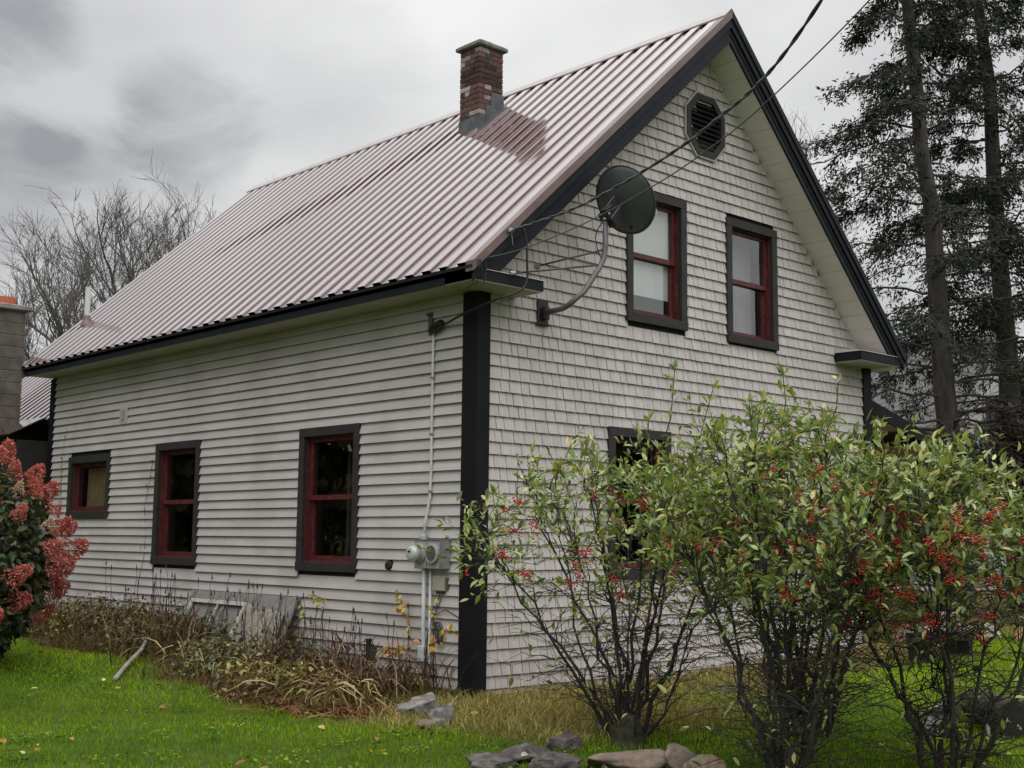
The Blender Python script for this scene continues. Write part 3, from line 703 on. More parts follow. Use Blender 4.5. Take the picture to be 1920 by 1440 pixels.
# ------------------------------------------------------------------ fittings on the walls
def satellite_dish():
    d = empty('satellite_dish', (.87, -.02, 3.95), 'dark grey satellite dish on a bent pole bolted to the gable wall', 'satellite dish')
    dy = -.62
    path = [(.88, -.06, 3.93), (.86, -.30, 3.93), (.86, -.46, 3.96), (.93, -.56, 4.07), (1.03, -.60, 4.20), (1.17, -.62, 4.40), (1.225, -.62, 4.50), (1.24, -.62, 4.62), (1.245, -.62, 4.96)]
    path = [(.88, -.06, 3.935), (.80, -.42, 3.925), (.79, -.52, 3.95), (.84, -.58, 4.02), (.93, -.61, 4.10), (1.16, -.62, 4.40), (1.22, -.62, 4.50), (1.243, -.62, 4.62), (1.245, -.62, 4.98)]
    MB().tube(path, .030, 12).build('mounting_pole', M['armp'], d, smooth=True)
    mb = MB(); mb.box(.80, .96, -.055, -.022, 3.80, 4.08); mb.build('wall_bracket', M['black'], d, bevel=.01)
    mb = MB(); mb.box(.845, .915, -.12, -.0555, 3.86, 4.0); mb.box(.78, .98, -.05, -.03, 3.80, 3.83); mb.build('pivot_clamp', M['black'], d, bevel=.008)
    for a, b_ in (((.80, -.03, 4.44), (1.236, -.60, 4.60)), ((.05, -.45, 4.185), (1.16, -.615, 4.42))):
        MB().tube([a, b_], .011, 8).build('strut', M['cable'], d, smooth=True)
        mb = MB(); mb.lathe(a, Vector(b_)-Vector(a), [(-.03, .026), (.03, .026), (.035, .012)], 10); mb.build('strut_foot', M['steel'], d)
    # reflector: shallow paraboloid opening away from the viewer
    n = Vector((.86, .08, .42)).normalized(); up = Vector((0, 0, 1)); u = (up-n*up.dot(n)).normalized(); s_ = u.cross(n)
    c = Vector((1.52, -.66, 5.19)); ru, rs, dep = .385, .37, .085
    ca = math.radians(28); u2 = u*math.cos(ca)+s_*math.sin(ca); s2 = s_*math.cos(ca)-u*math.sin(ca)
    V = []; F = []; nr, nk = 8, 40
    for lay in (0, 1):
        for i in range(nr+1):
            t = i/nr
            for j in range(nk):
                a = 2*math.pi*j/nk; V.append(c + u2*(ru*t*math.cos(a)) + s2*(rs*t*math.sin(a)) + n*(dep*(t*t-1) + lay*.012))
    R_ = (nr+1)*nk
    for lay in (0, 1):
        for i in range(nr):
            for j in range(nk):
                a = lay*R_+i*nk+j; b_ = lay*R_+i*nk+(j+1) % nk; F.append((a, b_, b_+nk, a+nk))
    for j in range(nk): a = nr*nk+j; b_ = nr*nk+(j+1) % nk; F.append((a, b_, b_+R_, a+R_))
    mb = MB(); mb.v = [tuple(v) for v in V]; mb.f = F; mb.build('reflector', M['dish'], d, smooth=True)
    mb = MB(); mb.lathe((0, 0, 0), (0, 0, 1), [(0, 1)], 3) if False else None
    # rolled rim
    rim = [c + u2*(ru*math.cos(a)) + s2*(rs*math.sin(a)) for a in [2*math.pi*j/40 for j in range(41)]]
    MB().tube(rim, .009, 6, cap=False).build('rim', M['dish'], d, smooth=True)
    top = Vector((1.245, -.62, 4.96)); back = c - n*dep
    mb = MB(); mb.beam(top+Vector((-.05, -.03, .0)), top+Vector((.10, .0, .09)), .09, .13); mb.beam(top+Vector((.02, -.05, -.08)), back+Vector((-.02, 0, -.10)), .10, .12); mb.beam(top+Vector((.0, .04, -.04)), back+Vector((.0, .05, .02)), .05, .16); mb.build('tilt_mount', M['black'], d, bevel=.008)
    mb = MB(); mb.tube([top+Vector((-.02, -.075, .02)), top+Vector((.03, .085, .02))], .013, 8); mb.tube([top+Vector((.04, -.085, -.05)), top+Vector((.06, .09, -.05))], .012, 8); mb.tube([top+Vector((-.01, -.01, -.04)), top+Vector((-.01, -.01, .07))], .034, 10); mb.build('bolts', M['steel'], d)
    lo = c - u*.30; tip = c + n*.36 - u*.27
    MB().tube([lo - n*.05, lo+n*.12-u*.03, tip], .016, 8).build('feed_arm', M['black'], d)
    mb = MB(); mb.lathe(tip-n*.02+u*.05, -n, [(-.10, .03), (-.02, .036), (.03, .045), (.05, .04)], 12); mb.beam(tip-u*.02, tip+u*.11, .07, .06, n); mb.beam(tip+s_*.1+u*.03, tip-s_*.1+u*.03, .05, .05, n); mb.build('receiver_head', M['metal_box'], d)
    MB().tube([top+Vector((0, .03, -.04)), (1.17, -.58, 4.82), (1.13, -.58, 4.72), (1.15, -.59, 4.60), (1.20, -.60, 4.50)], .006, 6).build('coax_cable', M['black'], d)
satellite_dish()

def meter():
    e = empty('electric_meter', (-.02, .58, 1.2), 'grey twin electric meter box with round glass dial on the clapboard wall', 'electric meter')
    mb = MB(); mb.box(-.15, -.022, .37, .80, 1.21, 1.50); mb.build('meter_box', M['metal_box'], e, bevel=.006)
    mb = MB(); mb.box(-.156, -.1502, .585, .592, 1.215, 1.495); mb.box(-.162, -.02, .355, .815, 1.501, 1.512); mb.box(-.165, -.04, .345, .369, 1.215, 1.50); mb.build('box_lip', M['steel'], e)
    mb = MB(); mb.lathe((-.151, .705, 1.365), (-1, 0, 0), [(0, .105), (.02, .105), (.025, .092), (.05, .090)], 28); mb.build('meter_ring', M['metal_box'], e, smooth=False)
    mb = MB(); mb.lathe((-.2015, .705, 1.365), (-1, 0, 0), [(0, .086), (.055, .083), (.075, .072), (.085, .05), (.088, .01)], 28); gl_ = mb.build('meter_dial', M['meter_glass'], e, smooth=True)
    mb = MB(); mb.box(-.295, -.290, .685, .728, 1.378, 1.394); mb.build('display', M['black'], gl_)
    mb = MB(); mb.lathe((-.151, .48, 1.365), (-1, 0, 0), [(0, .102), (.035, .102), (.04, .09), (.04, .082), (.028, .082)], 28); mb.build('socket_ring', M['metal_box'], e)
    mb = MB(); mb.lathe((-.181, .48, 1.365), (-1, 0, 0), [(0, .081), (.004, .08)], 24); mb.build('blank_plate', M['meter_dark'], e)
    MB().tube([(-.09, .70, 1.209), (-.09, .70, .62), (-.075, .70, .30), (-.075, .70, .22)], .021, 12).build('conduit', M['conduit'], e, smooth=True)
    MB().tube([(-.075, .615, 1.209), (-.075, .615, .30), (-.075, .615, -.02)], .015, 12).build('conduit', M['conduit'], e, smooth=True)
    mb = MB(); mb.box(-.12, -.022, .66, .755, .26, .42); mb.build('junction_box', M['conduit'], e, bevel=.006)
    MB().lathe((-.09, .72, 1.512), (0, 0, 1), [(0, .04), (.03, .04), (.06, .025), (.075, .025)], 12).build('cable_gland', M['metal_box'], e)
    path = [(-.085, .72, 1.55), (-.07, .72, 1.70), (-.05, .675, 1.95), (-.05, .665, 2.2), (-.05, .668, 2.8), (-.05, .667, 3.4), (-.05, .665, 3.70)]
    MB().tube(path, .015, 10).build('riser_cable', M['conduit'], e, smooth=True)
    for z in (2.0, 2.6, 3.2): 
        mb = MB(); mb.box(-.068, -.02, .645, .69, z, z+.02); mb.build('strap', M['steel'], e)
    mb = MB(); mb.lathe((-.075, .66, 3.72), Vector((-.1, -.9, .28)), [(-.03, .03), (0, .045), (.1, .05), (.19, .035), (.2, .01)], 12); mb.build('weatherhead', M['black'], e)
    mb = MB(); mb.box(-.05, -.022, .70, .76, 3.68, 3.92); mb.box(-.09, -.022, .715, .745, 3.88, 3.91); mb.build('mast_bracket', M['armp'], e)
meter()
def wall_boxes():
    t = empty('telephone_box', (-.02, .5, .98), 'small beige plastic telephone box below the electric meter', 'telephone box')
    mb = MB(); mb.box(-.085, -.022, .40, .575, .985, 1.14); mb.build('box_cover', M['tbox'], t, bevel=.008)
    mb = MB(); mb.box(-.05, -.022, .37, .3995, 1.0, 1.12); mb.box(-.04, -.022, .41, .56, .95, .9845); mb.build('box_base', M['meter_dark'], t)
    MB().tube([(-.04, .50, .95), (-.05, .56, .78), (-.045, .60, .72), (-.04, .59, .45), (-.04, .58, .02)], .006, 6).build('lead_wire', M['black'], t)
    MB().tube([(-.04, .46, .95), (-.05, .50, .84), (-.05, .56, .74), (-.045, .40, .80), (-.04, .22, .74), (-.05, .16, .70)], .005, 6).build('lead_wire', M['black'], t)
    c = empty('wire_coil', (-.05, .50, .50), 'tangle of black wire hanging beside the white conduit', 'wire')
    for k in range(4):
        a = [(-.05-.01*k, .49+.06*math.sin(q*.52+k)*(1-.1*k), .56+.11*math.cos(q*.52+k*.6)) for q in range(13)]
        MB().tube(a, .006, 6, cap=False).build('wire_loop', M['black'] if k % 2 else M['cable'], c)
    v = empty('dryer_vent', (-.02, 1.37, 1.22), 'round black vent cap on the clapboard wall', 'vent cap')
    MB().lathe((-.012, 1.37, 1.225), (-1, 0, 0), [(0, .055), (.03, .052), (.05, .045), (.055, .03)], 20).build('vent_cap', M['black'], v)
    MB().lathe((-.012, 1.37, 1.225), (-1, 0, 0), [(0, .062), (.012, .060)], 20).build('vent_flange', M['trim'], v)
    o = empty('outlet_box', (-.02, 7.9, 3.28), 'grey outlet cover on the clapboard wall high above the windows', 'outlet box')
    mb = MB(); mb.box(-.045, -.015, 7.78, 8.02, 3.17, 3.40); mb.build('cover_plate', M['siding'], o, bevel=.01)
    mb = MB(); mb.box(-.055, -.0455, 7.84, 7.95, 3.21, 3.36); mb.build('cover_flap', M['metal_box'], o, bevel=.006)
wall_boxes()

def wires():
    def sag(a, b_, s, n=24): 
        a = np.array(a); b_ = np.array(b_); return [tuple(a+(b_-a)*t - np.array((0, 0, 4*s*t*(1-t)))) for t in np.linspace(0, 1, n)]
    def pt(px, py, d): return CAM + (AX[0]*(px-960)/FPX - AX[1]*(py-720)/FPX + AX[2])*d
    a = np.array((-.02, -.50, 4.60))
    # the service drop climbs from the gable towards the street, off to the right of the viewer
    m1 = pt(1110, 375, 11.2); m2 = pt(1330, 235, 9.3); m3 = pt(1535, 8, 7.6); end = m3 + (m3-m2)*1.6 + np.array((0, 0, .9))
    def spline(P, n=10):
        P = [np.array(p, float) for p in P]; P = [2*P[0]-P[1]] + P + [2*P[-1]-P[-2]]; out = []
        for i in range(1, len(P)-2):
            for t in np.linspace(0, 1, n, endpoint=False):
                out.append(.5*((2*P[i]) + (-P[i-1]+P[i+1])*t + (2*P[i-1]-5*P[i]+4*P[i+1]-P[i+2])*t*t + (-P[i-1]+3*P[i]-3*P[i+1]+P[i+2])*t**3))
        out.append(P[-2]); return np.array(out)
    w = empty('power_cable', tuple(a), 'twisted black power cable running from the gable up to the street', 'cable')
    sp = spline([a, m1, m2, m3, end], 26)
    for k in range(2):
        ph = np.arange(len(sp))*1.05+k*math.pi; off = np.stack([np.cos(ph)*.7, -np.cos(ph)*.7, np.sin(ph)], -1)*.0065
        MB().tube([tuple(p) for p in sp+off], .0085, 6).build('conductor', M['cable'] if k else M['black'], w, smooth=True)
    drip = spline([(-.02, -.50, 4.60), (.10, -.53, 4.66), (.16, -.54, 4.50), (.17, -.54, 4.30), (.18, -.53, 4.12), (.10, -.50, 4.00), (-.10, -.34, 3.90), (-.17, .05, 3.80), (-.09, .40, 3.76), (-.09, .56, 3.745)], 6)
    MB().tube([tuple(p) for p in drip], .012, 7).build('drip_loop', M['black'], w, smooth=True)
    MB().lathe(tuple(a+np.array((0, .0, -.02))), (0, 0, 1), [(0, .012), (.01, .03), (.04, .03), (.05, .012)], 10).build('insulator', M['steel'], w)
    mb = MB(); mb.tube([tuple(a+np.array((0, -.005, 0))), tuple(a+np.array((.03, .0, -.14)))], .004, 6); mb.tube([tuple(a), tuple(a+np.array((0, .10, 0)))], .008, 6); mb.build('hook', M['steel'], w)
    t = empty('telephone_cable', (-.34, -.49, 4.27), 'thin grey telephone cable passing in front of the satellite dish', 'cable')
    q = spline([(-.34, -.49, 4.27), pt(976, 468, 11.9), pt(1055, 437, 11.2), pt(1132, 401, 10.6), pt(1221, 351, 10.1), pt(1300, 300, 9.7), pt(1420, 207, 9.1), pt(1640, -10, 8.0), pt(1900, -320, 6.8)], 6)
    MB().tube([tuple(p) for p in q], .0055, 6).build('cable_run', M['cable'], t, smooth=True)
    mb = MB(); mb.tube([(-.30, -.50, 4.285), (-.20, -.50, 4.31)], .012, 8); mb.tube([(-.42, -.49, 4.25), (-.40, -.50, 4.14), (-.37, -.50, 4.02), (-.34, -.49, 4.12), (-.345, -.49, 4.26)], .006, 6); mb.tube([(-.44, -.49, 4.25), (-.43, -.50, 4.16), (-.42, -.46, 4.02), (-.45, -.3, 3.98)], .005, 6); mb.build('clamp_and_tail', M['black'], t)
wires()

# ------------------------------------------------------------------ vegetation helpers
def rvec(n): 
    v = rng.normal(size=(n, 3)); return v/np.linalg.norm(v, axis=1)[:, None]
LEAF_T = np.array([(0,0,0), (.26,.30,.05), (.24,.66,.05), (0,1,-.06), (-.24,.66,.05), (-.26,.30,.05), (0,.5,-.015)])   # x across, y along, z off the blade
LEAF_F = np.array([(0,1,6), (1,2,6), (2,3,6), (3,4,6), (4,5,6), (5,0,6)])
def leaf_arrays(P, D, Nn, length, width, colr, curl=1.0):
    """leaves at P pointing along D with blade normal Nn"""
    n = len(P); D = D/np.linalg.norm(D, axis=1)[:, None]; S = np.cross(D, Nn); S /= np.linalg.norm(S, axis=1)[:, None]+1e-9; U = np.cross(S, D)
    L = np.broadcast_to(np.asarray(length, float), (n,)); W = np.broadcast_to(np.asarray(width, float), (n,))
    T = LEAF_T; cz = rng.uniform(.4, 2.2, n)*curl
    V = P[:, None, :] + S[:, None, :]*(T[None, :, 0]*2*W[:, None])[..., None] + D[:, None, :]*(T[None, :, 1]*L[:, None])[..., None] + U[:, None, :]*(T[None, :, 2]*(L*cz)[:, None])[..., None]
    F = LEAF_F[None] + (np.arange(n)*7)[:, None, None]
    return V.reshape(-1, 3), F.reshape(-1, 3), np.repeat(colr, 7, axis=0)
def jitter_cols(base, n, amt=.25, hue=.12):
    base = np.asarray(base, float); c = base[rng.integers(0, len(base), n)] if base.ndim == 2 else np.tile(base, (n, 1))
    return np.clip(c*rng.uniform(1-amt, 1+amt, (n, 1))*rng.uniform(1-hue, 1+hue, (n, 3)), 0.002, 1)
def bez(a, b, c, n=7):
    t = np.linspace(0, 1, n)[:, None]; a, b, c = map(np.asarray, (a, b, c)); return a*(1-t)**2 + 2*b*t*(1-t) + c*t*t
def wiggle(P, amt):
    P = P.copy(); P[1:-1] += rng.normal(size=P[1:-1].shape)*amt; return P

# ------------------------------------------------------------------ winterberry shrubs in front of the gable
BERRY_ME = None
def berry_template():
    b = bmesh.new(); bmesh.ops.create_icosphere(b, subdivisions=1, radius=1); V = np.array([v.co[:] for v in b.verts]); F = np.array([[v.index for v in f.verts] for f in b.faces]); b.free(); return V, F
BV, BF = berry_template()
LEAFM = []
def leaf_mesh_variants():
    base = [(.25,.33,.08), (.18,.26,.075), (.33,.39,.10), (.15,.21,.08), (.42,.46,.18), (.23,.30,.12)]
    for k in range(12):
        c = np.array([base[k % 6]])*rng.uniform(.85, 1.2)
        V, F, C_ = leaf_arrays(np.zeros((1, 3)), np.array([[0, 1., 0]]), np.array([[0, 0, 1.]]), 1.0, .35, c)
        me = bpy.data.meshes.new('leaf'); me.from_pydata(V.tolist(), [], F.tolist()); a = me.attributes.new('col', 'FLOAT_COLOR', 'POINT')
        a.data.foreach_set('color', np.concatenate([C_, np.ones((len(V), 1))], 1).astype(np.float32).ravel()); me.materials.append(M['leaf']); LEAFM.append(me)
leaf_mesh_variants()
def winterberry(base, cen, rad, nstem, ntip, nleaf, nclus, label, spikes=(), seed=1, zlo=-.5, sparse=None):
    global rng
    rng = np.random.default_rng(seed); bx, by = base; g = H(bx, by)
    o = empty('winterberry_shrub', (bx, by, g), label, 'shrub', 'berry shrubs in front of the gable')
    cen = np.array(cen); rad = np.array(rad); B = np.array((bx, by, g-.03))
    main = []; leafpts = []; leafdir = []; tw = Tubes(4)
    for k in range(nstem):
        a = 2*math.pi*(k+rng.uniform(-.3, .3))/nstem; f = rng.uniform(.35, 1.0)
        tip = cen + rad*np.array((math.cos(a)*f, math.sin(a)*f, rng.uniform(-.1, .8)))
        b0 = B + np.array((math.cos(a)*rng.uniform(.04, .16), math.sin(a)*rng.uniform(.04, .16), 0))
        mid = b0*.5 + tip*.5 + np.array((rng.normal()*.06, rng.normal()*.06, 0)) + (tip-b0)*np.array((1, 1, 0))*rng.uniform(-.12, .12)
        P = wiggle(bez(b0, mid, tip, 12), .028); main.append((P, rng.uniform(.011, .024)))
    for sp in spikes:
        sp = np.array(sp); b0 = B+rvec(1)[0]*np.array((.08, .08, 0)); P = wiggle(bez(b0, b0*.4+sp*.6+np.array((0, 0, .1)), sp, 12), .02); main.append((P, .016))
        leafpts += [P[i]+(P[min(i+1, 11)]-P[i])*u for i in (8, 9, 9, 9, 10, 10, 10, 10, 11, 11, 11, 11) for u in (0, .5)]; leafdir += [P[11]-P[9]]*24
    for P, r in main:
        t = Tubes(6); t.add(P, r, r*.22); t.build('stem', M['bark'], o)
    nodes_ = np.concatenate([P[3:] for P, r in main]); ndir = np.concatenate([np.gradient(P, axis=0)[3:] for P, r in main])
    # secondary branches to points through the crown
    sec = []
    for k in range(ntip):
        d = rvec(1)[0]; d[2] = abs(d[2])*rng.choice((1, 1, 1, -.6)) ; q = rng.uniform(.45, 1.0)**.6*rng.choice((1, 1, 1, 1.12))
        tip = cen + rad*d*q
        if sparse is not None and rng.random() < sparse(tip): continue
        dd = np.linalg.norm((nodes_-tip)*np.array((1, 1, .8)), axis=1) + (nodes_[:, 2] > tip[2])*.5; i = int(np.argmin(dd + rng.uniform(0, .25, len(dd))))
        st = nodes_[i]; L = np.linalg.norm(tip-st)
        if L < .1: continue
        P = wiggle(bez(st, st+ndir[i]/np.linalg.norm(ndir[i])*L*.45, tip, 7), .02*min(1, L*1.5)); tw.add(P, .0075, .0022); sec.append(P)
    # twigs
    for P in sec:
        for j in range(rng.integers(3, 6)):
            i = rng.integers(2, 7); st = P[i]; d = P[-1]-P[-2]; d = d/np.linalg.norm(d) + rvec(1)[0]*.75 + np.array((0, 0, .35)); d /= np.linalg.norm(d); L = rng.uniform(.10, .30)
            Q = bez(st, st+d*L*.5, st+d*L+np.array((0, 0, rng.uniform(-.02, .05))), 4); tw.add(Q, .0035, .0015)
            for q in (1, 2, 2, 3, 3, 3): leafpts.append(Q[q]); leafdir.append(Q[3]-Q[0])
        for q in (3, 4, 5, 6, 6): leafpts.append(P[q]); leafdir.append(P[-1]-P[-3])
    lowp, lowd = [], []
    # bare tangle low down
    for k in range(int(ntip*.9)):
        i = rng.integers(0, len(main)); P = main[i][0]; st = P[rng.integers(1, 7)]; d = rvec(1)[0]; d[2] = d[2]*.5+.25; L = rng.uniform(.25, .75)
        e = st+d*L; e[2] = max(e[2], g+.06); Q = wiggle(bez(st, st+d*L*.5+np.array((0, 0, .08)), e, 6), .02); tw.add(Q, .0055, .0016)
        for j in range(2):
            q = Q[rng.integers(2, 6)]; d2 = d+rvec(1)[0]*.8; tw.add(bez(q, q+d2*.08, q+d2*.17, 3), .0025, .0012)
            if rng.random() < .5: lowp.append(q+d2*.17); lowd.append(d2)
    tag(tw.build('twigs', M['bark'], o), kind='stuff')
    # leaves
    lp = np.array(leafpts); ld = np.array(leafdir); zr = (lp[:, 2]-cen[2])/rad[2]
    keep = rng.random(len(lp)) < np.clip((zr-zlo)*1.4+.25, .26, 1); lp, ld = lp[keep], ld[keep]; lp = np.concatenate([lp, np.array(lowp)]); ld = np.concatenate([ld, np.array(lowd)])
    idx = rng.integers(0, len(lp), nleaf) if len(lp) < nleaf else rng.permutation(len(lp))[:nleaf]
    P = lp[idx] + rng.normal(size=(nleaf if len(lp) < nleaf else len(idx), 3))*.012; D = ld[idx]; n = len(P); D = D/(np.linalg.norm(D, axis=1)[:, None]+1e-9)
    D = D*.8 + rvec(n)*.8 + np.array((0, 0, .08)); Nn = rvec(n)*.6 + np.array((0, 0, 1)); Ln = rng.uniform(.042, .105, n)
    cols = jitter_cols([(.25,.33,.08), (.18,.26,.075), (.33,.39,.10), (.15,.21,.08), (.42,.46,.18), (.23,.30,.12), (.48,.45,.14)], n, .25, .08)
    cd = np.linalg.norm(P-CAM, axis=1)-Ln*8; big = np.zeros(n, bool); big[np.argsort(cd)[:300]] = True
    V, F, C_ = leaf_arrays(P[~big], D[~big], Nn[~big], Ln[~big], Ln[~big]*.34, cols[~big])
    tag(np_obj('foliage', V, F, M['leaf'], o, C_), kind='stuff')
    for i in np.where(big)[0]:
        d = Vector(D[i]).normalized(); s_ = d.cross(Vector(Nn[i])).normalized(); u = s_.cross(d); l = Ln[i]
        lo = bpy.data.objects.new('leaf', LEAFM[int(rng.integers(0, 12))]); col.objects.link(lo); lo.parent = o
        p = Vector(P[i])-o.location; mm = Matrix(((s_.x, d.x, u.x, p.x), (s_.y, d.y, u.y, p.y), (s_.z, d.z, u.z, p.z), (0, 0, 0, 1))) @ Matrix.Scale(l, 4)
        lo.matrix_local = mm
    # berries
    bp = []
    src = np.array([P_[i] for P_ in sec for i in (5, 6, 6)]); src = src[((src[:, 2]-cen[2])/rad[2] > -.6) & ((src[:, 2]-cen[2])/rad[2] < .55)]
    near = np.argsort(np.linalg.norm(src-CAM, axis=1)+rng.uniform(0, .9, len(src)))
    for i in near[:nclus]:
        k = rng.integers(7, 20); ax = rvec(1)[0]; bp.append(src[i] + np.array((-.02, -.024, .0)) + ax*rng.uniform(-.06, .06, (k, 1)) + rng.normal(size=(k, 3))*.012)
    bp = np.concatenate(bp); r = rng.uniform(.0058, .0082, len(bp))
    V = (bp[:, None, :] + BV[None]*r[:, None, None]).reshape(-1, 3); F = (BF[None] + (np.arange(len(bp))*len(BV))[:, None, None]).reshape(-1, 3)
    tag(np_obj('berries', V, F, M['berry'], o, smooth=True), kind='stuff')
winterberry((-.72, -2.70), (-.62, -2.50, 1.36), (1.45, 1.35, .92), 9, 230, 4300, 60, 'loose winterberry shrub nearest the black corner board, its base behind the flat stones', spikes=((-.30, -2.85, 2.95), (-1.25, -2.0, 2.02), (-.52, -2.75, 2.5), (-1.55, -1.75, 1.60), (.02, -3.0, 2.8), (-.8, -2.3, 2.3)), seed=21, zlo=-.75,
            sparse=lambda p: .55 if (p[1]-p[0]) > -1.55 else 0)
winterberry((-1.12, -4.48), (-.85, -4.35, 1.46), (1.15, 1.10, .95), 9, 290, 6200, 34, 'many-stemmed winterberry shrub with dense pale green crown in front of the hidden ground-floor window', spikes=((-.80, -4.28, 2.72), (-.50, -4.55, 2.68), (-1.1, -4.2, 2.50), (-.3, -4.3, 2.5), (-1.25, -4.05, 2.3)), seed=33, zlo=-.62)
winterberry((.55, -3.55), (.65, -3.45, 1.36), (1.30, 1.20, .86), 8, 240, 5000, 40, 'leafy winterberry shrub standing closest to the far end of the gable', spikes=((.45, -3.45, 2.5), (.2, -3.3, 2.45)), seed=47, zlo=-.55)
winterberry((-.12, -5.15), (-.05, -5.05, 1.28), (1.10, .90, .88), 7, 290, 5400, 170, 'winterberry shrub hung with the most red berries, on two dark trunks', spikes=((.25, -5.0, 2.12), (-.25, -5.2, 2.02)), seed=58, zlo=-.6)

# ------------------------------------------------------------------ hydrangea at the far end of the bed
def hydrangea():
    global rng
    rng = np.random.default_rng(77); bx, by = -3.66, 3.92; g = H(bx, by)
    o = empty('hydrangea_shrub', (bx, by, g), 'tall hydrangea shrub with drying pink flower heads beside the lawn', 'shrub')
    cen = np.array((bx, by, g+1.05)); rad = np.array((.95, .95, 1.12)); t = Tubes(5)
    tips = []
    for k in range(60):
        d = rvec(1)[0]; d[2] = abs(d[2])*.9+.02; tip = cen+rad*d*rng.uniform(.75, 1.0)+np.array((0, 0, -.1)); b0 = np.array((bx, by, g))+rvec(1)[0]*np.array((.15, .15, 0))
        P = wiggle(bez(b0, (b0+tip)/2+np.array((0, 0, .25)), tip, 8), .02); t.add(P, .012, .004); tips.append(tip)
    t.build('stems', M['bark'], o)
    n = 5200; d = rvec(n); q = rng.uniform(.35, 1, n)**.45; P = cen + rad*d*q[:, None]*np.where(d[:, 2:3] < 0, np.array([[.9, .9, .93]]), 1); P = P[P[:, 2] > g+.05]; n = len(P)
    D = (P-cen)/np.linalg.norm(P-cen, axis=1)[:, None]*.6 + rvec(n)*.8 + np.array((0, 0, -.45)); Nn = (P-cen)+np.array((0, 0, .8))+rvec(n)*.5; Ln = rng.uniform(.08, .14, n)
    V, F, C_ = leaf_arrays(P, D, Nn, Ln, Ln*.55, jitter_cols([(.035,.065,.022), (.05,.085,.03), (.022,.045,.018), (.07,.09,.03), (.09,.07,.025)], n, .3))
    tag(np_obj('foliage', V, F, M['leaf'], o, C_), kind='stuff')
    meshes = []
    for k in range(6):
        m_ = 420; tz = rng.uniform(0, 1, m_)**.8; rr = .105*(1-tz)**.6+.02; a = rng.uniform(0, 2*np.pi, m_); q = rng.uniform(.6, 1, m_)
        P = np.stack([np.cos(a)*rr*q, np.sin(a)*rr*q, tz*.25], -1); Dd = P*np.array((1, 1, 0))+rvec(m_)*.06; Nn = P*np.array((1, 1, .2))*4+rvec(m_)*.5+np.array((0, 0, .3))
        base = [(.56,.14,.125), (.62,.22,.19), (.46,.10,.095), (.58,.27,.20), (.38,.14,.10)] if k < 5 else [(.55,.42,.33), (.46,.25,.2), (.6,.5,.4)]
        V, F, C_ = leaf_arrays(P, Dd, Nn, rng.uniform(.030, .046, m_), .017, jitter_cols(base, m_, .3))
        me = bpy.data.meshes.new('flower_head'); me.from_pydata(V.tolist(), [], F.tolist()); at = me.attributes.new('col', 'FLOAT_COLOR', 'POINT'); at.data.foreach_set('color', np.concatenate([C_, np.ones((len(V), 1))], 1).astype(np.float32).ravel()); me.materials.append(M['petal']); meshes.append(me)
    cnt = 0
    for k in range(130):
        d = rvec(1)[0]
        if d[2] < -.62: continue
        p = cen+rad*d*rng.uniform(.88, 1.14); up = Vector(d*.8+np.array((0, 0, .6))+rvec(1)[0]*.3).normalized()
        h = bpy.data.objects.new('flower_head', meshes[5 if rng.random() < .06 else int(rng.integers(0, 5))]); col.objects.link(h); h.parent = o
        h.location = Vector(p)-o.location; h.rotation_mode = 'QUATERNION'; h.rotation_quaternion = up.to_track_quat('Z', 'Y'); s_ = rng.uniform(.42, 1.0); h.scale = (s_, s_, s_*rng.uniform(.9, 1.25))
        cnt += 1
hydrangea()

# ------------------------------------------------------------------ trees behind
def bare_tree(base, height, spread, label, seed, nst=5):
    global rng
    rng = np.random.default_rng(seed); g = H(*base); o = empty('bare_tree', (base[0], base[1], g), label, 'tree', 'leafless trees beyond the roof')
    tr = Tubes(7); tw = Tubes(3); B = np.array((base[0], base[1], g))
    fork = B+np.array((0, 0, height*.28)); tr.add(wiggle(bez(B-np.array((0, 0, .2)), (B+fork)/2, fork, 6), .04), height*.022, height*.016)
    def grow(p, d, L, r, lev):
        d = d/np.linalg.norm(d); n = 6 if lev < 3 else 4
        pts = [p]; q = p.copy(); dd = d.copy()
        for i in range(n):
            dd = dd + rng.normal(size=3)*(.07+.028*lev) + np.array((0, 0, .07)); dd /= np.linalg.norm(dd); q = q+dd*L/n; pts.append(q.copy())
        (tr if lev < 2 else tw).add(np.array(pts), r, r*.45)
        if lev >= 5: return
        kids = 3 if lev < 4 else 4
        for k in range(kids):
            i = rng.integers(max(1, n//3), n+1); e = pts[i]; w = rvec(1)[0]; w[2] *= .5
            grow(e, dd*.95+w*(.62 if lev else .8)*spread, L*rng.uniform(.55, .78), max(r*.5, .0088), lev+1)
    for k in range(nst):
        a = 2*math.pi*k/nst+rng.uniform(-.4, .4); grow(fork, np.array((math.cos(a)*.75*spread, math.sin(a)*.75*spread, 1.0)), height*.30, height*.0105, 0)
    tr.build('trunk', M['bark2'], o); tag(tw.build('twigs', M['bark2'], o), kind='stuff')
bare_tree((11.6, 32.4), 15.0, 1.0, 'broad leafless tree rising behind the white vent pipe', 301, 7)
bare_tree((13.6, 31.6), 14.6, .75, 'upright leafless tree beyond the middle of the metal roof', 302, 5)
bare_tree((9.6, 34.4), 11.6, .8, 'low leafless tree behind the block chimney', 305, 5)
bare_tree((20.5, 40.0), 17.5, .8, 'faint leafless tree beyond the far end of the ridge', 303, 5)
bare_tree((33.0, 22.0), 19.0, .8, 'leafless tree between the gable peak and the spruces', 304, 6)

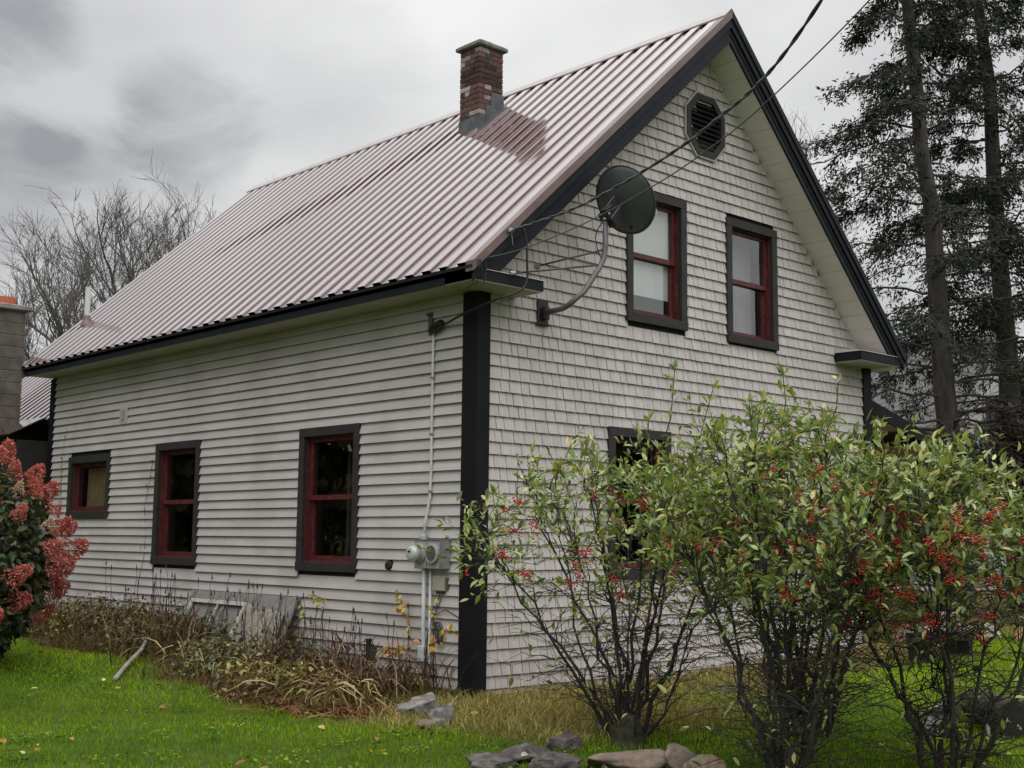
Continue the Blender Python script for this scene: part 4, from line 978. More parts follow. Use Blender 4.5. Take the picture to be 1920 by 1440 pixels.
def spruce(base, top, r0, rmax, label, seed, z0=1.6, dens=1.0, droop=.28):
    global rng
    rng = np.random.default_rng(seed); g = H(base[0], base[1]); B = np.array((base[0], base[1], g-.2)); T_ = np.array(top, float); Ht = T_[2]-B[2]
    o = empty('spruce_tree', (base[0], base[1], g), label, 'tree', 'tall spruces beside the house')
    t = Tubes(10); mid = (B+T_)/2 + np.array((.25, -.2, 0)); TP = wiggle(bez(B, mid, T_, 16), .03); t.add(TP, r0, .04); t.build('trunk', M['sbark'], o)
    br = Tubes(4); NP = []; ND = []; NL = []
    z = z0
    while z < Ht-.3:
        f = z/Ht; c = bez(B, mid, T_, 60)[int(np.clip(f*59, 0, 59))]
        R_ = rmax*min(1, 1.25*(1-f)**.75)*rng.uniform(.55, 1.08); a = rng.uniform(0, 2*np.pi); d = np.array((math.cos(a), math.sin(a), 0))
        e = c + d*R_ + np.array((0, 0, -R_*droop*rng.uniform(.4, 1.5)+R_*.25*f)); m_ = c + d*R_*.55 + np.array((0, 0, R_*.10))
        P = wiggle(bez(c, m_, e, 10), .05); br.add(P, .028*(1-f)+.018, .008)
        dead = f < .30 and rng.random() < .45
        for i in range(2, 10):
            for k in range(3):
                s_ = np.cross(d, (0, 0, 1))*rng.choice((-1, 1)); L = rng.uniform(.25, .75)*(1-.35*i/10)*R_/2.2*1.1
                q = P[i] + (s_*.8+d*.6)*L + np.array((0, 0, -L*rng.uniform(.1, .75))); Q = bez(P[i], P[i]+(s_*.6+d*.4)*L*.6, q, 4); br.add(Q, .008, .003)
                if dead: continue
                if rng.random() > dens*min(1, .25+.12*i): continue
                for u in np.linspace(.15, 1, 5):
                    pt = P[i]+(q-P[i])*u; NP.append(pt); ND.append(q-P[i]); NL.append(L)
        z += rng.uniform(.06, .15)*(1.0 if dens > .8 else 1.2)
    tag(br.build('branches', M['sbark'], o), kind='stuff')
    NP = np.array(NP); ND = np.array(ND); k = 11; P = np.repeat(NP, k, 0)+rng.normal(size=(len(NP)*k, 3))*np.array((.07, .07, .09)); D = np.repeat(ND/np.linalg.norm(ND, axis=1)[:, None], k, 0)*.8+rvec(len(P))*.8+np.array((0, 0, -.35))
    n = len(P); Ln = rng.uniform(.07, .15, n); D /= np.linalg.norm(D, axis=1)[:, None]; S = np.cross(D, rvec(n)); S /= np.linalg.norm(S, axis=1)[:, None]; W = rng.uniform(.011, .022, n)
    V = np.stack([P, P+D*(Ln*.45)[:, None]+S*W[:, None], P+D*Ln[:, None], P+D*(Ln*.45)[:, None]-S*W[:, None]], 1).reshape(-1, 3); F = np.arange(n*4).reshape(-1, 4)
    C_ = np.repeat(jitter_cols([(.017,.031,.017), (.024,.036,.016), (.012,.023,.014), (.036,.034,.018)], n, .3), 4, 0)
    tag(np_obj('crown', V, F, M['needle'], o, C_), kind='stuff')
spruce((15.15, 2.70), (13.0, 2.9, 17.5), .27, 3.8, 'tall thinning spruce with a bare leaning trunk just beyond the side porch', 401, 2.8, .58)
spruce((18.6, 3.2), (17.3, 3.3, 19.5), .29, 3.5, 'darker second spruce with a straight trunk behind the leaning one', 402, 4.6, .60)
spruce((25.5, -.2), (25.2, 0, 21.0), .36, 3.8, 'dense far spruce standing beside the neighbouring house', 403, 1.0, 1.0)
spruce((2.0, 44.0), (2.0, 44.0, 12.2), .3, 3.0, 'dark conifer far behind the block chimney', 404, 1.0, 1.0)

def leafy_bush(name, base, rad, cen_h, n, cols, label, cat, seed, lf=.09, group=None, stuff=False):
    global rng
    rng = np.random.default_rng(seed); g = H(*base); o = empty(name, (base[0], base[1], g), label, cat, group); cen = np.array((base[0], base[1], g+cen_h)); rad = np.array(rad)
    t = Tubes(4)
    for k in range(26):
        d = rvec(1)[0]; d[2] = abs(d[2]); tip = cen+rad*d*.9; b0 = np.array((base[0], base[1], g))+rvec(1)[0]*np.array((.3, .3, 0)); t.add(wiggle(bez(b0, (b0+tip)/2+np.array((0, 0, .3)), tip, 7), .04), .025, .006)
    t.build('stems', M['bark'], o)
    nc = 60; cd_ = rvec(nc); cc = cen+rad*cd_*rng.uniform(.4, .95, (nc, 1)); P = cc[rng.integers(0, nc, n)]+rng.normal(size=(n, 3))*rad*.14; P = P[P[:, 2] > g+.05]; n = len(P)
    Ln = rng.uniform(.6, 1.3, n)*lf; V, F, C_ = leaf_arrays(P, rvec(n)+np.array((0, 0, -.2)), rvec(n)+np.array((0, 0, .7)), Ln, Ln*.5, jitter_cols(cols, n, .35)); tag(np_obj('foliage', V, F, M['leaf'], o, C_), kind='stuff')
leafy_bush('purple_leaf_shrub', (17.65, 2.45), (1.2, 1.2, 1.5), 3.0, 6000, [(.045,.018,.020), (.07,.03,.03), (.10,.055,.045), (.03,.016,.02)], 'dark purple-leaved shrub in front of the neighbouring house', 'shrub', 501, .13)
leafy_bush('overgrown_bush', (15.6, 5.6), (2.4, 2.0, 1.7), 1.9, 5200, [(.035,.040,.018), (.055,.050,.025), (.07,.06,.03), (.02,.025,.012)], 'olive-brown overgrown bush behind the porch roof', 'bush', 502, .10)

# ------------------------------------------------------------------ neighbouring house
def neighbour():
    x0, y0 = 26.6, 9.2; g = H(x0, y0)
    o = empty('neighbour_house', (x0+3, y0+5, g), 'pale clapboard neighbouring house half hidden by the purple shrub', 'house')
    w, l, e, r = 6.5, 10, 5.0, 8.0
    mb = MB(); mb.box(x0, x0+w, y0, y0+l, g-.3, g+e); mb.poly_prism([(x0, y0, g+e), (x0+w, y0, g+e), (x0+w/2, y0, g+r-.05)], (0, l, 0)); wl = mb.build('wall', M['nsiding'], o)
    for k in range(34):
        mb = MB(); z = g+k*.15; mb.box(x0-.02, x0+w+.02, y0-.03, y0-.001, z, z+.13); mb.build('siding_board', M['nsiding'], wl)
        mb = MB(); mb.box(x0-.03, x0-.001, y0+.0, y0+l, z, z+.13); mb.build('siding_board', M['nsiding'], wl)
    mb = MB()
    for sx in (0, 1):
        xe = x0-.4 if sx == 0 else x0+w+.4; ze = g+e-.4*(r-e)/(w/2)
        mb.quadbox([(xe, y0-.4, ze), (x0+w/2, y0-.4, g+r), (x0+w/2, y0+l+.4, g+r), (xe, y0+l+.4, ze), (xe, y0-.4, ze+.14), (x0+w/2, y0-.4, g+r+.14), (x0+w/2, y0+l+.4, g+r+.14), (xe, y0+l+.4, ze+.14)])
    mb.build('roof', M['nroof'], o)
    for xx, z in ((1.2, 1.0), (4.2, 1.0), (2.6, 4.6)):
        mb = MB(); mb.box(x0+xx, x0+xx+1.0, y0-.06, y0-.031, g+z, g+z+1.5); wn = mb.build('window', M['oldwhite'], o); mb = MB(); mb.box(x0+xx+.08, x0+xx+.92, y0-.07, y0-.061, g+z+.08, g+z+1.42); mb.build('pane', M['black'], wn)
neighbour()

# ------------------------------------------------------------------ grass
def in_view(x, y, m=1.3):
    dx = np.asarray(x)-CAM[0]; dy = np.asarray(y)-CAM[1]; f = dx*math.sin(YAW)+dy*math.cos(YAW); r = dx*math.cos(YAW)-dy*math.sin(YAW)
    return (f > 5.5) & (np.abs(r) < f*960/FPX+m)
def outside_house(x, y): return ~((x > -.03) & (x < HW+.02) & (y > -.03) & (y < HL))
def blades(name, n, region, hmin, hmax, wid, colf, keepf, m, seed, lean=.5):
    r = np.random.default_rng(seed); x = r.uniform(region[0], region[1], n); y = r.uniform(region[2], region[3], n)
    k = in_view(x, y) & outside_house(x, y); x, y = x[k], y[k]; k = r.random(len(x)) < keepf(x, y); x, y = x[k], y[k]; n = len(x)
    z = hgt(x, y)-.004; h = r.uniform(hmin, hmax, n); a = r.uniform(0, 2*np.pi, n); l = r.uniform(.1, lean, n)*h; w = wid*r.uniform(.6, 1.4, n)
    b = r.uniform(0, 2*np.pi, n); P = np.stack([x, y, z], -1); W = np.stack([np.cos(b)*w, np.sin(b)*w, np.zeros(n)], -1); T = P+np.stack([np.cos(a)*l, np.sin(a)*l, h], -1)
    Md = P*.5+T*.5+np.stack([-np.cos(a)*l*.18, -np.sin(a)*l*.18, h*.12], -1)
    V = np.stack([P-W, P+W, Md+W*.75, Md-W*.75, T], 1).reshape(-1, 3); i = np.arange(n)[:, None]*5
    F = np.concatenate([i+np.array([[0, 1, 2]]), i+np.array([[0, 2, 3]]), i+np.array([[3, 2, 4]])])
    C_ = np.repeat(colf(x, y, n, r), 5, 0)
    return tag(np_obj(name, V, F, m, None, C_), kind='stuff')
def patchy(x, y): return .5+.25*np.sin(x*1.9+np.sin(y*1.3)*1.5)+.25*np.sin(y*2.3+np.cos(x*1.1)*1.7)
def lawn_col(x, y, n, r):
    g1 = np.array((.135,.28,.006)); g2 = np.array((.33,.45,.015)); dry = np.array((.36,.29,.12)); t = np.clip(patchy(x, y)+r.normal(size=n)*.25, 0, 1)[:, None]
    c = (g1*(1-t)+g2*t)*(.62+.7*(.5+.5*np.sin(x*.9+2.2*np.sin(y*.7))*np.cos(y*1.1+x*.4)))[:, None]; right = ss(x-y*.3, 1.2, 3.2)[:, None]; c = c*(1-right)+(c+np.array((.08,.09,.005)))*right  # grass to the right coloured brighter to offset the shade of the shrubs
    d = np.clip(dryness(x, y)*1.1+r.normal(size=n)*.18-.1, 0, 1)[:, None]*(r.random((n, 1)) < .8)
    c = c*(1-d)+dry*d; return c*r.uniform(.7, 1.3, (n, 1))
blades('grass', 560000, (-7.5, 14, -8.5, 10.5), .022, .055, .0028, lawn_col, lambda x, y: 1-.75*dryness(x, y), M['grass'], 601, .9)
def straw_col(x, y, n, r):
    c = np.array([(.46,.37,.13), (.38,.28,.10), (.32,.30,.07), (.52,.43,.19), (.24,.16,.07), (.24,.30,.05)])[r.integers(0, 6, n)]; return c*r.uniform(.65, 1.2, (n, 1))
def corner_mask(x, y):
    m = .62*ss(x+.2*np.sin(y*3+x), -1.9, -1.2)*(1-ss(x, .6, 2.2))*ss(y+.2*np.sin(x*3), -3.0, -2.1); g = (1-ss(-y, .4, 1.1))*ss(x, -.3, .2)*.4*(x < 8)
    return np.maximum(m, g)*.95
blades('dry_grass', 90000, (-3.0, 8.5, -3.6, .6), .04, .12, .0035, straw_col, corner_mask, M['dead'], 602, 1.6)
def bed_col(x, y, n, r):
    c = np.array([(.10,.055,.028), (.15,.095,.045), (.065,.038,.022), (.20,.14,.07), (.08,.09,.025), (.13,.13,.035)])[r.integers(0, 6, n)]; return c*r.uniform(.6, 1.3, (n, 1))
blades('bed_litter', 60000, (-2.4, .0, -.3, 10.6), .03, .13, .0045, bed_col, lambda x, y: np.clip(dryness(x, y), 0, 1)*(y > 0), M['dead'], 603, 1.8)

# ------------------------------------------------------------------ weeds in the bed along the side wall
def ribbons(name, roots, length, width, colors, seed, arch=(.5, 1.2), up=1.0, outdir=None):
    r = np.random.default_rng(seed); n = len(roots); a = r.uniform(0, 2*np.pi, n) if outdir is None else outdir+r.normal(size=n)*.9
    L = length*r.uniform(.55, 1.25, n); d = np.stack([np.cos(a), np.sin(a), np.zeros(n)], -1); ar = r.uniform(*arch, n); k = 6; t = np.linspace(0, 1, k)
    P = roots[:, None, :] + d[:, None, :]*(L[:, None]*(t*.25+ar[:, None]*.55*t**2))[..., None]; zz = L[:, None]*up*(t - (.25+.55*ar[:, None])*t**2.2); P[..., 2] += zz
    P += r.normal(size=(n, 1, 3))*.01+r.normal(size=P.shape)*.012*t[None, :, None]
    g = hgt(P[..., 0], P[..., 1])+.012; P[..., 2] = np.maximum(P[..., 2], g)
    s_ = np.stack([-np.sin(a), np.cos(a), r.normal(size=n)*.4], -1); W = (width*r.uniform(.5, 1.3, n))[:, None]*np.array([.7, 1, 1, .85, .55, .1])[None]
    V = np.stack([P-s_[:, None]*W[..., None], P+s_[:, None]*W[..., None]], 2).reshape(-1, 3); i = np.arange(n)[:, None]*2*k; j = np.arange(k-1)[None]*2; b = (i+j)[..., None]
    F = (b+np.array([0, 1, 3, 2])).reshape(-1, 4); c = np.asarray(colors)[r.integers(0, len(colors), n)]*r.uniform(.6, 1.3, (n, 1))
    return tag(np_obj(name, V, F, M['dead'], None, np.repeat(c, 2*k, 0)), kind='stuff')
def bed_roots(n, x0, x1, y0, y1, seed, clump=14, sd_=.12, clear=False):
    r = np.random.default_rng(seed); c = np.stack([r.uniform(x0, x1, clump), r.uniform(y0, y1, clump)], -1); p = c[r.integers(0, clump, n)]+r.normal(size=(n, 2))*sd_
    p[:, 0] = np.minimum(p[:, 0], -.06)
    if clear: p = p[np.abs((p[:, 1]-3.75)-1.25*(p[:, 0]+.4)) > .75]          # trodden gap in front of the leaning boards
    return np.stack([p[:, 0], p[:, 1], hgt(p[:, 0], p[:, 1])-.02], -1)
BR = [(.11,.05,.028), (.15,.08,.04), (.20,.125,.065), (.07,.04,.024), (.28,.19,.10), (.13,.06,.034)]
ribbons('dead_daylily_leaves', bed_roots(1100, -1.55, -.15, .35, 4.4, 611, 30, .18, True), .62, .0085, BR, 612, (.6, 1.3), .9, math.pi*1.15)
ribbons('upright_dead_leaves', bed_roots(1000, -1.3, -.12, .3, 5.0, 619, 34, .14, True), .86, .006, [(.11,.06,.035), (.16,.10,.05), (.07,.045,.03), (.24,.18,.10)], 620, (.15, .8), 1.05)
ribbons('rust_brown_leaf_heap', bed_roots(900, -1.85, -1.35, .0, 2.4, 613, 9, .22), .38, .008, [(.20,.075,.04), (.25,.10,.055), (.15,.06,.035), (.30,.17,.09)], 614, (.9, 1.5), .55, math.pi*1.2)
ribbons('tan_arching_leaves', bed_roots(260, -1.7, -.5, .1, 3.6, 615, 18, .2), .70, .010, [(.42,.34,.19), (.33,.27,.12), (.28,.27,.09)], 616, (.4, 1.2), .95, math.pi*1.2)
ribbons('brown_weed_stems', bed_roots(1800, -1.8, -.15, 3.2, 8.6, 617, 36, .25, True), .62, .006, [(.085,.05,.028), (.13,.085,.04), (.19,.14,.06), (.12,.11,.035)], 618, (.2, 1.1), 1.05)
def herb_leaves():
    global rng
    rng = np.random.default_rng(620); n = 7500; c = bed_roots(100, -1.9, -.15, .3, 9.2, 621, 100, .1); i = rng.integers(0, 100, n); P = c[i]+rng.normal(size=(n, 3))*np.array((.12, .14, .12))+np.array((0, 0, .16)); kp = P[:, 0] < -.04; P = P[kp]; i = i[kp]; n = len(P)
    P[:, 2] = np.maximum(P[:, 2], hgt(P[:, 0], P[:, 1])+.02)
    cl = np.array([(.17,.165,.035), (.075,.095,.028), (.10,.06,.03), (.30,.25,.045), (.04,.06,.022), (.085,.048,.026)])[i % 6]*rng.uniform(.6, 1.3, (n, 1)); Ln = rng.uniform(.035, .075, n)
    V, F, C_ = leaf_arrays(P, rvec(n)+np.array((0, 0, .1)), rvec(n)*.8+np.array((-.2, 0, 1)), Ln, Ln*.5, cl); tag(np_obj('bed_herb_leaves', V, F, M['leaf'], None, C_), kind='stuff')
    t = Tubes(4); hp = []
    for k in range(85):
        y = rng.uniform(.3, 6.4); x = rng.uniform(-1.1, -.12); g = H(x, y); h = rng.uniform(.45, .95); e = np.array((x+rng.normal()*.05, y+rng.normal()*.06, g+h)); P = wiggle(bez((x, y, g), (x, y, g+h*.6), e, 6), .008); t.add(P, .0045, .0025); hp.append(e)
        if rng.random() < .5: t.add(bez(P[3], P[3]+np.array((.02, .05, .08)), P[3]+np.array((rng.normal()*.05, rng.normal()*.12, .18)), 4), .003, .0015)
    for e in hp: t.add(np.array([e-np.array((0, 0, .035)), e, e+np.array((0, 0, .03))]), .010, .003)
    tag(t.build('dead_seed_stalks', M['bark'], None), kind='stuff')
herb_leaves()
def vine(name, label, pts, nleaf, cols, seed, lf=(.04, .07), spread=.05, leafless=False):
    """one climbing or arching sprig: a stem along pts with leaves"""
    global rng
    rng = np.random.default_rng(seed); b = pts[0]; o = empty(name, tuple(b), label, 'vine', 'autumn vines on the side wall'); t = Tubes(4); allp = []
    P = [np.array(p, float) for p in pts]; fine = np.concatenate([bez(P[i], (P[i]+P[i+1])/2+rng.normal(size=3)*.02, P[i+1], 5) for i in range(len(P)-1)]); t.add(fine, .004, .0018)
    for k in range(max(3, len(fine)//3)):
        q = fine[rng.integers(len(fine)//3, len(fine))]; d = rvec(1)[0]*np.array((.25, 1, .8)); e = q+d*rng.uniform(.05, .16); t.add(bez(q, (q+e)/2+np.array((0, 0, .02)), e, 4), .0022, .001); allp += [e, (q+e)/2]
    t.build('stem', M['bark'], o); allp += list(fine[len(fine)//3:]); allp = np.array(allp)
    if nleaf:
        for k in range(nleaf):
            p = allp[rng.integers(0, len(allp))]+rng.normal(size=3)*np.array((.015, spread, spread))*.5; p[0] = min(p[0], -.06); l = rng.uniform(*lf)
            V, F, C_ = leaf_arrays(p[None], rvec(1)*.6+np.array([[-.1, 0, -.6]]), np.array([[-1., -.6, .5]])+rvec(1)*.6, l, l*.62, jitter_cols(cols, 1, .25)); np_obj('leaf', V, F, M['leaf'], o, C_)
YEL = [(.52,.38,.06), (.56,.30,.05), (.44,.38,.08), (.55,.22,.06)]
vine('creeper_vine', 'creeper sprig with yellow leaves crossing the white conduit', [(-.12, .95, .0), (-.13, .90, .35), (-.14, .83, .58), (-.15, .98, .80), (-.15, 1.05, .93)], 22, YEL, 631, (.05, .085))
vine('creeper_vine', 'creeper sprig with orange and yellow leaves beside the black corner board', [(-.14, .62, .0), (-.15, .52, .35), (-.15, .40, .55), (-.17, .22, .62), (-.18, .06, .58)], 20, YEL, 632, (.05, .085))
vine('creeper_vine', 'yellow leafy sprig hanging below the telephone box', [(-.10, .66, .35), (-.12, .56, .62), (-.13, .50, .80), (-.13, .42, .92)], 12, [(.50,.42,.08), (.46,.34,.07)], 633)
vine('creeper_vine', 'low yellow-leaved sprig against the white conduits near the ground', [(-.2, 1.5, .05), (-.22, 1.35, .30), (-.24, 1.10, .38), (-.24, .85, .36)], 26, YEL, 634, (.045, .08))
vine('creeper_vine', 'yellow-green sprig arching above the leaning planks', [(-.25, 2.5, .1), (-.2, 2.7, .55), (-.18, 2.85, .80), (-.18, 2.60, .88), (-.18, 2.35, .80)], 34, [(.36,.36,.05), (.42,.38,.06), (.30,.33,.05)], 635, (.04, .07))
vine('dead_vine', 'brown leafless vine climbing beside the middle side window', [(-.05, 7.15, .5), (-.04, 7.05, 1.2), (-.04, 7.1, 1.9), (-.04, 6.95, 2.4), (-.05, 6.88, 2.62)], 8, [(.12,.06,.04), (.18,.10,.06)], 636, (.03, .05))
vine('dead_vine', 'brown dead vine hanging at the far end of the clapboard wall', [(-.05, 10.1, 1.0), (-.04, 9.95, 1.9), (-.04, 10.0, 2.6), (-.05, 9.85, 3.2)], 16, [(.14,.07,.045), (.20,.11,.07)], 637, (.03, .06))

# ------------------------------------------------------------------ things leaning on the wall
def leaning():
    # grey board behind, old white sash frame, four split planks
    g = H(-.2, 4.3)
    gb = empty('grey_board', (-.2, 4.3, g), 'long grey weathered board leaning flat on the clapboards behind the planks', 'board')
    mb = MB(); mb.quadbox([(-.36, 3.05, g), (-.36, 5.60, g), (-.33, 5.60, g), (-.33, 3.05, g), (-.075, 3.05, .82), (-.075, 5.56, .82), (-.045, 5.56, .82), (-.045, 3.05, .82)]); mb.build('board', M['oldwood'], gb)
    for y in (3.35, 4.55, 5.45):
        mb = MB(); mb.quadbox([(-.385, y, g), (-.385, y+.07, g), (-.362, y+.07, g), (-.362, y, g), (-.10, y, .815), (-.10, y+.07, .815), (-.077, y+.07, .815), (-.077, y, .815)]); mb.build('batten', M['oldwood'], gb)
    fr = empty('old_sash_frame', (-.4, 4.75, g), 'old peeling white window sash frame leaning on the grey board', 'window frame')
    def lean(y0, y1, t0, t1, th=.03, x0=-.42, x1=-.14, zt=.72):
        f = lambda t, o: (x0+(x1-x0)*t-o, g+(zt-g)*t)
        P = []
        for t in (t0, t1):
            for y, o in ((y0, th), (y1, th), (y1, 0), (y0, 0)): a, z = f(t, o); P.append((a, y, z))
        return P
    for a in ((4.02, 5.40, .92, 1.0), (4.02, 4.09, 0, .92), (5.33, 5.40, 0, .92), (4.09, 5.33, 0, .10)):
        mb = MB(); mb.quadbox(lean(*a)); mb.build('frame_rail', M['oldwhite'], fr)
    mb = MB(); mb.quadbox(lean(4.69, 4.72, .10, .92, .022)); mb.build('glazing_bar', M['oldwhite'], fr)
    y = 3.92; heights = (.70, .64, .69, .66)
    labs = ('narrow split plank with a chipped top leaning next to the white sash frame', 'short pale plank in the leaning row, lowest of the four', 'wide pale plank in the middle of the leaning row', 'end plank of the leaning row, beside the dark gap by the wall')
    for k, (w, h) in enumerate(zip((.17, .20, .27, .19), heights)):
        r = random.Random(700+k); y1 = y-w; pts_t = 5; b = H(-.45, y)-.02
        o = empty('leaning_plank', (-.55, (y+y1)/2, b), labs[k], 'plank', 'planks leaning on the side wall'); mb = MB()
        top = [y+(y1-y)*i/4 for i in range(5)]; V = []
        x_b, x_t = -.47-.008*(k % 3), -.22-.01*(k % 2)
        prof = [(y, b), (y1+.02*r.random(), b)] + [(yy+r.uniform(-.008, .008)+.05, h-r.uniform(0, .05)) for yy in reversed(top)]
        pts = [(x_b+(x_t-x_b)*(z-b)/(h-b), yy, z) for yy, z in prof]
        mb.poly_prism(pts, (.028, 0, .012)); mb.build('board', M['wood'], o); y = y1-.008
    p = empty('pipe_stub', (-.22, 1.46, H(-.22, 1.46)), 'black iron pipe stub standing up in the weeds', 'pipe')
    MB().tube([(-.22, 1.46, H(-.22, 1.46)-.05), (-.22, 1.46, .42)], .030, 12).build('pipe', M['black'], p, smooth=False)
    MB().lathe((-.22, 1.46, .42), (0, 0, 1), [(0, .036), (.0, .038), (.03, .038), (.03, .026), (.0, .024)], 12).build('rim', M['black'], p)
    p = empty('wooden_stake', (-.26, 1.34, H(-.26, 1.34)), 'brown wooden stake beside the black pipe stub', 'stake')
    mb = MB(); g2 = H(-.26, 1.34); mb.quadbox([(-.29, 1.30, g2-.05), (-.23, 1.30, g2-.05), (-.23, 1.36, g2-.05), (-.29, 1.36, g2-.05), (-.285, 1.31, .40), (-.235, 1.305, .38), (-.24, 1.36, .41), (-.285, 1.355, .37)]); mb.build('stake', M['moss'], p)
    st = empty('fallen_stick', (-2.0, 3.3, H(-2.0, 3.3)), 'pale bare stick lying on the lawn edge beside the hydrangea', 'stick')
    P = [(-2.55, 2.55, H(-2.55, 2.55)+.03), (-2.2, 3.05, H(-2.2, 3.05)+.05), (-1.75, 3.6, H(-1.75, 3.6)+.12), (-1.45, 4.05, H(-1.45, 4.05)+.2)]
    MB().tube(P, [.026, .025, .022, .014], 8).build('stick', M['wood'], st, smooth=True)
leaning()

# ------------------------------------------------------------------ stones
def stone(loc, size, m, label, seed, name='garden_stone', group=None, flat=.42, rot=0):
    r = np.random.default_rng(seed); b = bmesh.new(); bmesh.ops.create_icosphere(b, subdivisions=4, radius=1)
    V = np.array([v.co[:] for v in b.verts]); F = np.array([[v.index for v in f.verts] for f in b.faces]); b.free()
    pl = r.normal(size=(13, 3)); pl /= np.linalg.norm(pl, axis=1)[:, None]; off = r.uniform(.42, .80, 13)
    for p, q in zip(pl, off):                      # chip flat facets off the ball
        d = V@p-q; V = V-np.clip(d, 0, None)[:, None]*p
    nz = np.zeros(len(V))
    for f_, am in ((3, .05), (6, .04), (11, .03), (21, .022), (38, .014)):
        for q in range(3): k_ = r.normal(size=3); k_ /= np.linalg.norm(k_); nz += am*np.sin(V@k_*f_+r.uniform(0, 6))*np.sin(V@np.roll(k_, 1)*f_*1.3+r.uniform(0, 6))
    V = V*(1+nz[:, None])
    V = V*np.array(size)*1.0; c, s_ = math.cos(rot), math.sin(rot); V = np.stack([V[:, 0]*c-V[:, 1]*s_, V[:, 0]*s_+V[:, 1]*c, V[:, 2]], -1)
    g = H(loc[0], loc[1]); L = np.array((loc[0], loc[1], g)); V = V+L+np.array((0, 0, size[2]*flat+(loc[2] if len(loc) > 2 else 0)))
    o = np_obj(name, V, F, m, None, None, False, org=L); tag(o, label, 'stone', group); return o
GR = 'field stones around the garden'
stone((-1.12, -.62), (.26, .22, .17), M['stone'], 'large grey speckled stone below the end of the conduit', 801, group=GR)
stone((-1.38, -1.22), (.16, .14, .13), M['stone'], 'small pale rounded stone in front of the large grey one', 802, group=GR)
stone((-1.62, -1.30), (.13, .12, .06), M['stone_t'], 'low tan stone sunk in straw beside the small pale stone', 803, group=GR)
stone((-2.52, -3.10), (.27, .17, .085), M['stone_d'], 'dark wedge-shaped stone at the lawn end of the stone edging', 804, group=GR, rot=-.8)
stone((-2.05, -2.92), (.20, .15, .10), M['stone_d'], 'dark blocky stone propped behind the speckled flat one', 805, group=GR, rot=.3)
stone((-2.20, -3.38), (.25, .17, .10), M['stone_d'], 'dark speckled flat stone in the middle of the edging', 806, group=GR, rot=-.7)
stone((-1.62, -2.88), (.18, .10, .10), M['stone_d'], 'thin dark slab with a pale top behind the edging stones', 807, group=GR, rot=-.7)
stone((-1.78, -3.55), (.38, .24, .115), M['stone_t'], 'broad tan slab in the stone edging', 808, group=GR, rot=-.75)
stone((-1.45, -3.85), (.20, .17, .15), M['stone_t'], 'peaked tan stone at the stump end of the edging', 809, group=GR, rot=.2)
stone((-1.56, -4.10), (.24, .18, .11), M['stone_t'], 'rounded orange-tan stone at the bottom of the edging', 810, group=GR)
stone((-1.98, -3.62), (.055, .05, .045), M['stone_t'], 'fist-sized pinkish pebble beside the broad tan slab', 811, group=GR)
stone((-2.36, -3.22, .10), (.035, .03, .025), M['oldwhite'], 'tiny white pebble on the dark speckled stone', 812, group=GR)
stone((-1.75, -4.08), (.08, .06, .05), M['oldwhite'], 'small white stone in front of the peaked tan stone', 813, group=GR)
def stump():
    x, y = -1.02, -2.98; g = H(x, y); o = empty('mossy_stump', (x, y, g), 'short mossy tree stump behind the peaked tan stone', 'stump'); r = np.random.default_rng(820); mb = MB(); k = 18; prof = [(-.05, .16), (.03, .13), (.09, .115), (.15, .11), (.19, .10), (.195, .03)]
    V = []
    for i, (z, q) in enumerate(prof):
        for j in range(k): a = 2*math.pi*j/k; rr = q*(1+.10*math.sin(a*3+1)+.06*math.sin(a*7)+r.normal()*.03); V.append((x+math.cos(a)*rr, y+math.sin(a)*rr, g+z+(.03*math.sin(a*2) if i > 2 else 0)))
    mb.v = V; mb.f = [(i*k+j, i*k+(j+1) % k, (i+1)*k+(j+1) % k, (i+1)*k+j) for i in range(5) for j in range(k)]+[tuple(5*k+j for j in range(k))]; mb.build('stump_wood', M['moss'], o, smooth=True)
    t = Tubes(4)
    for q in range(16): a = r.uniform(0, 6.28); p = np.array((x+math.cos(a)*.14, y+math.sin(a)*.14, g+r.uniform(.08, .2))); t.add(bez(p, p+np.array((math.cos(a)*.08, math.sin(a)*.08, .18)), p+np.array((math.cos(a)*.1, math.sin(a)*.1, r.uniform(.3, .6))), 5), .005, .002)
    tag(t.build('shoots', M['bark'], o), kind='stuff')
stump()

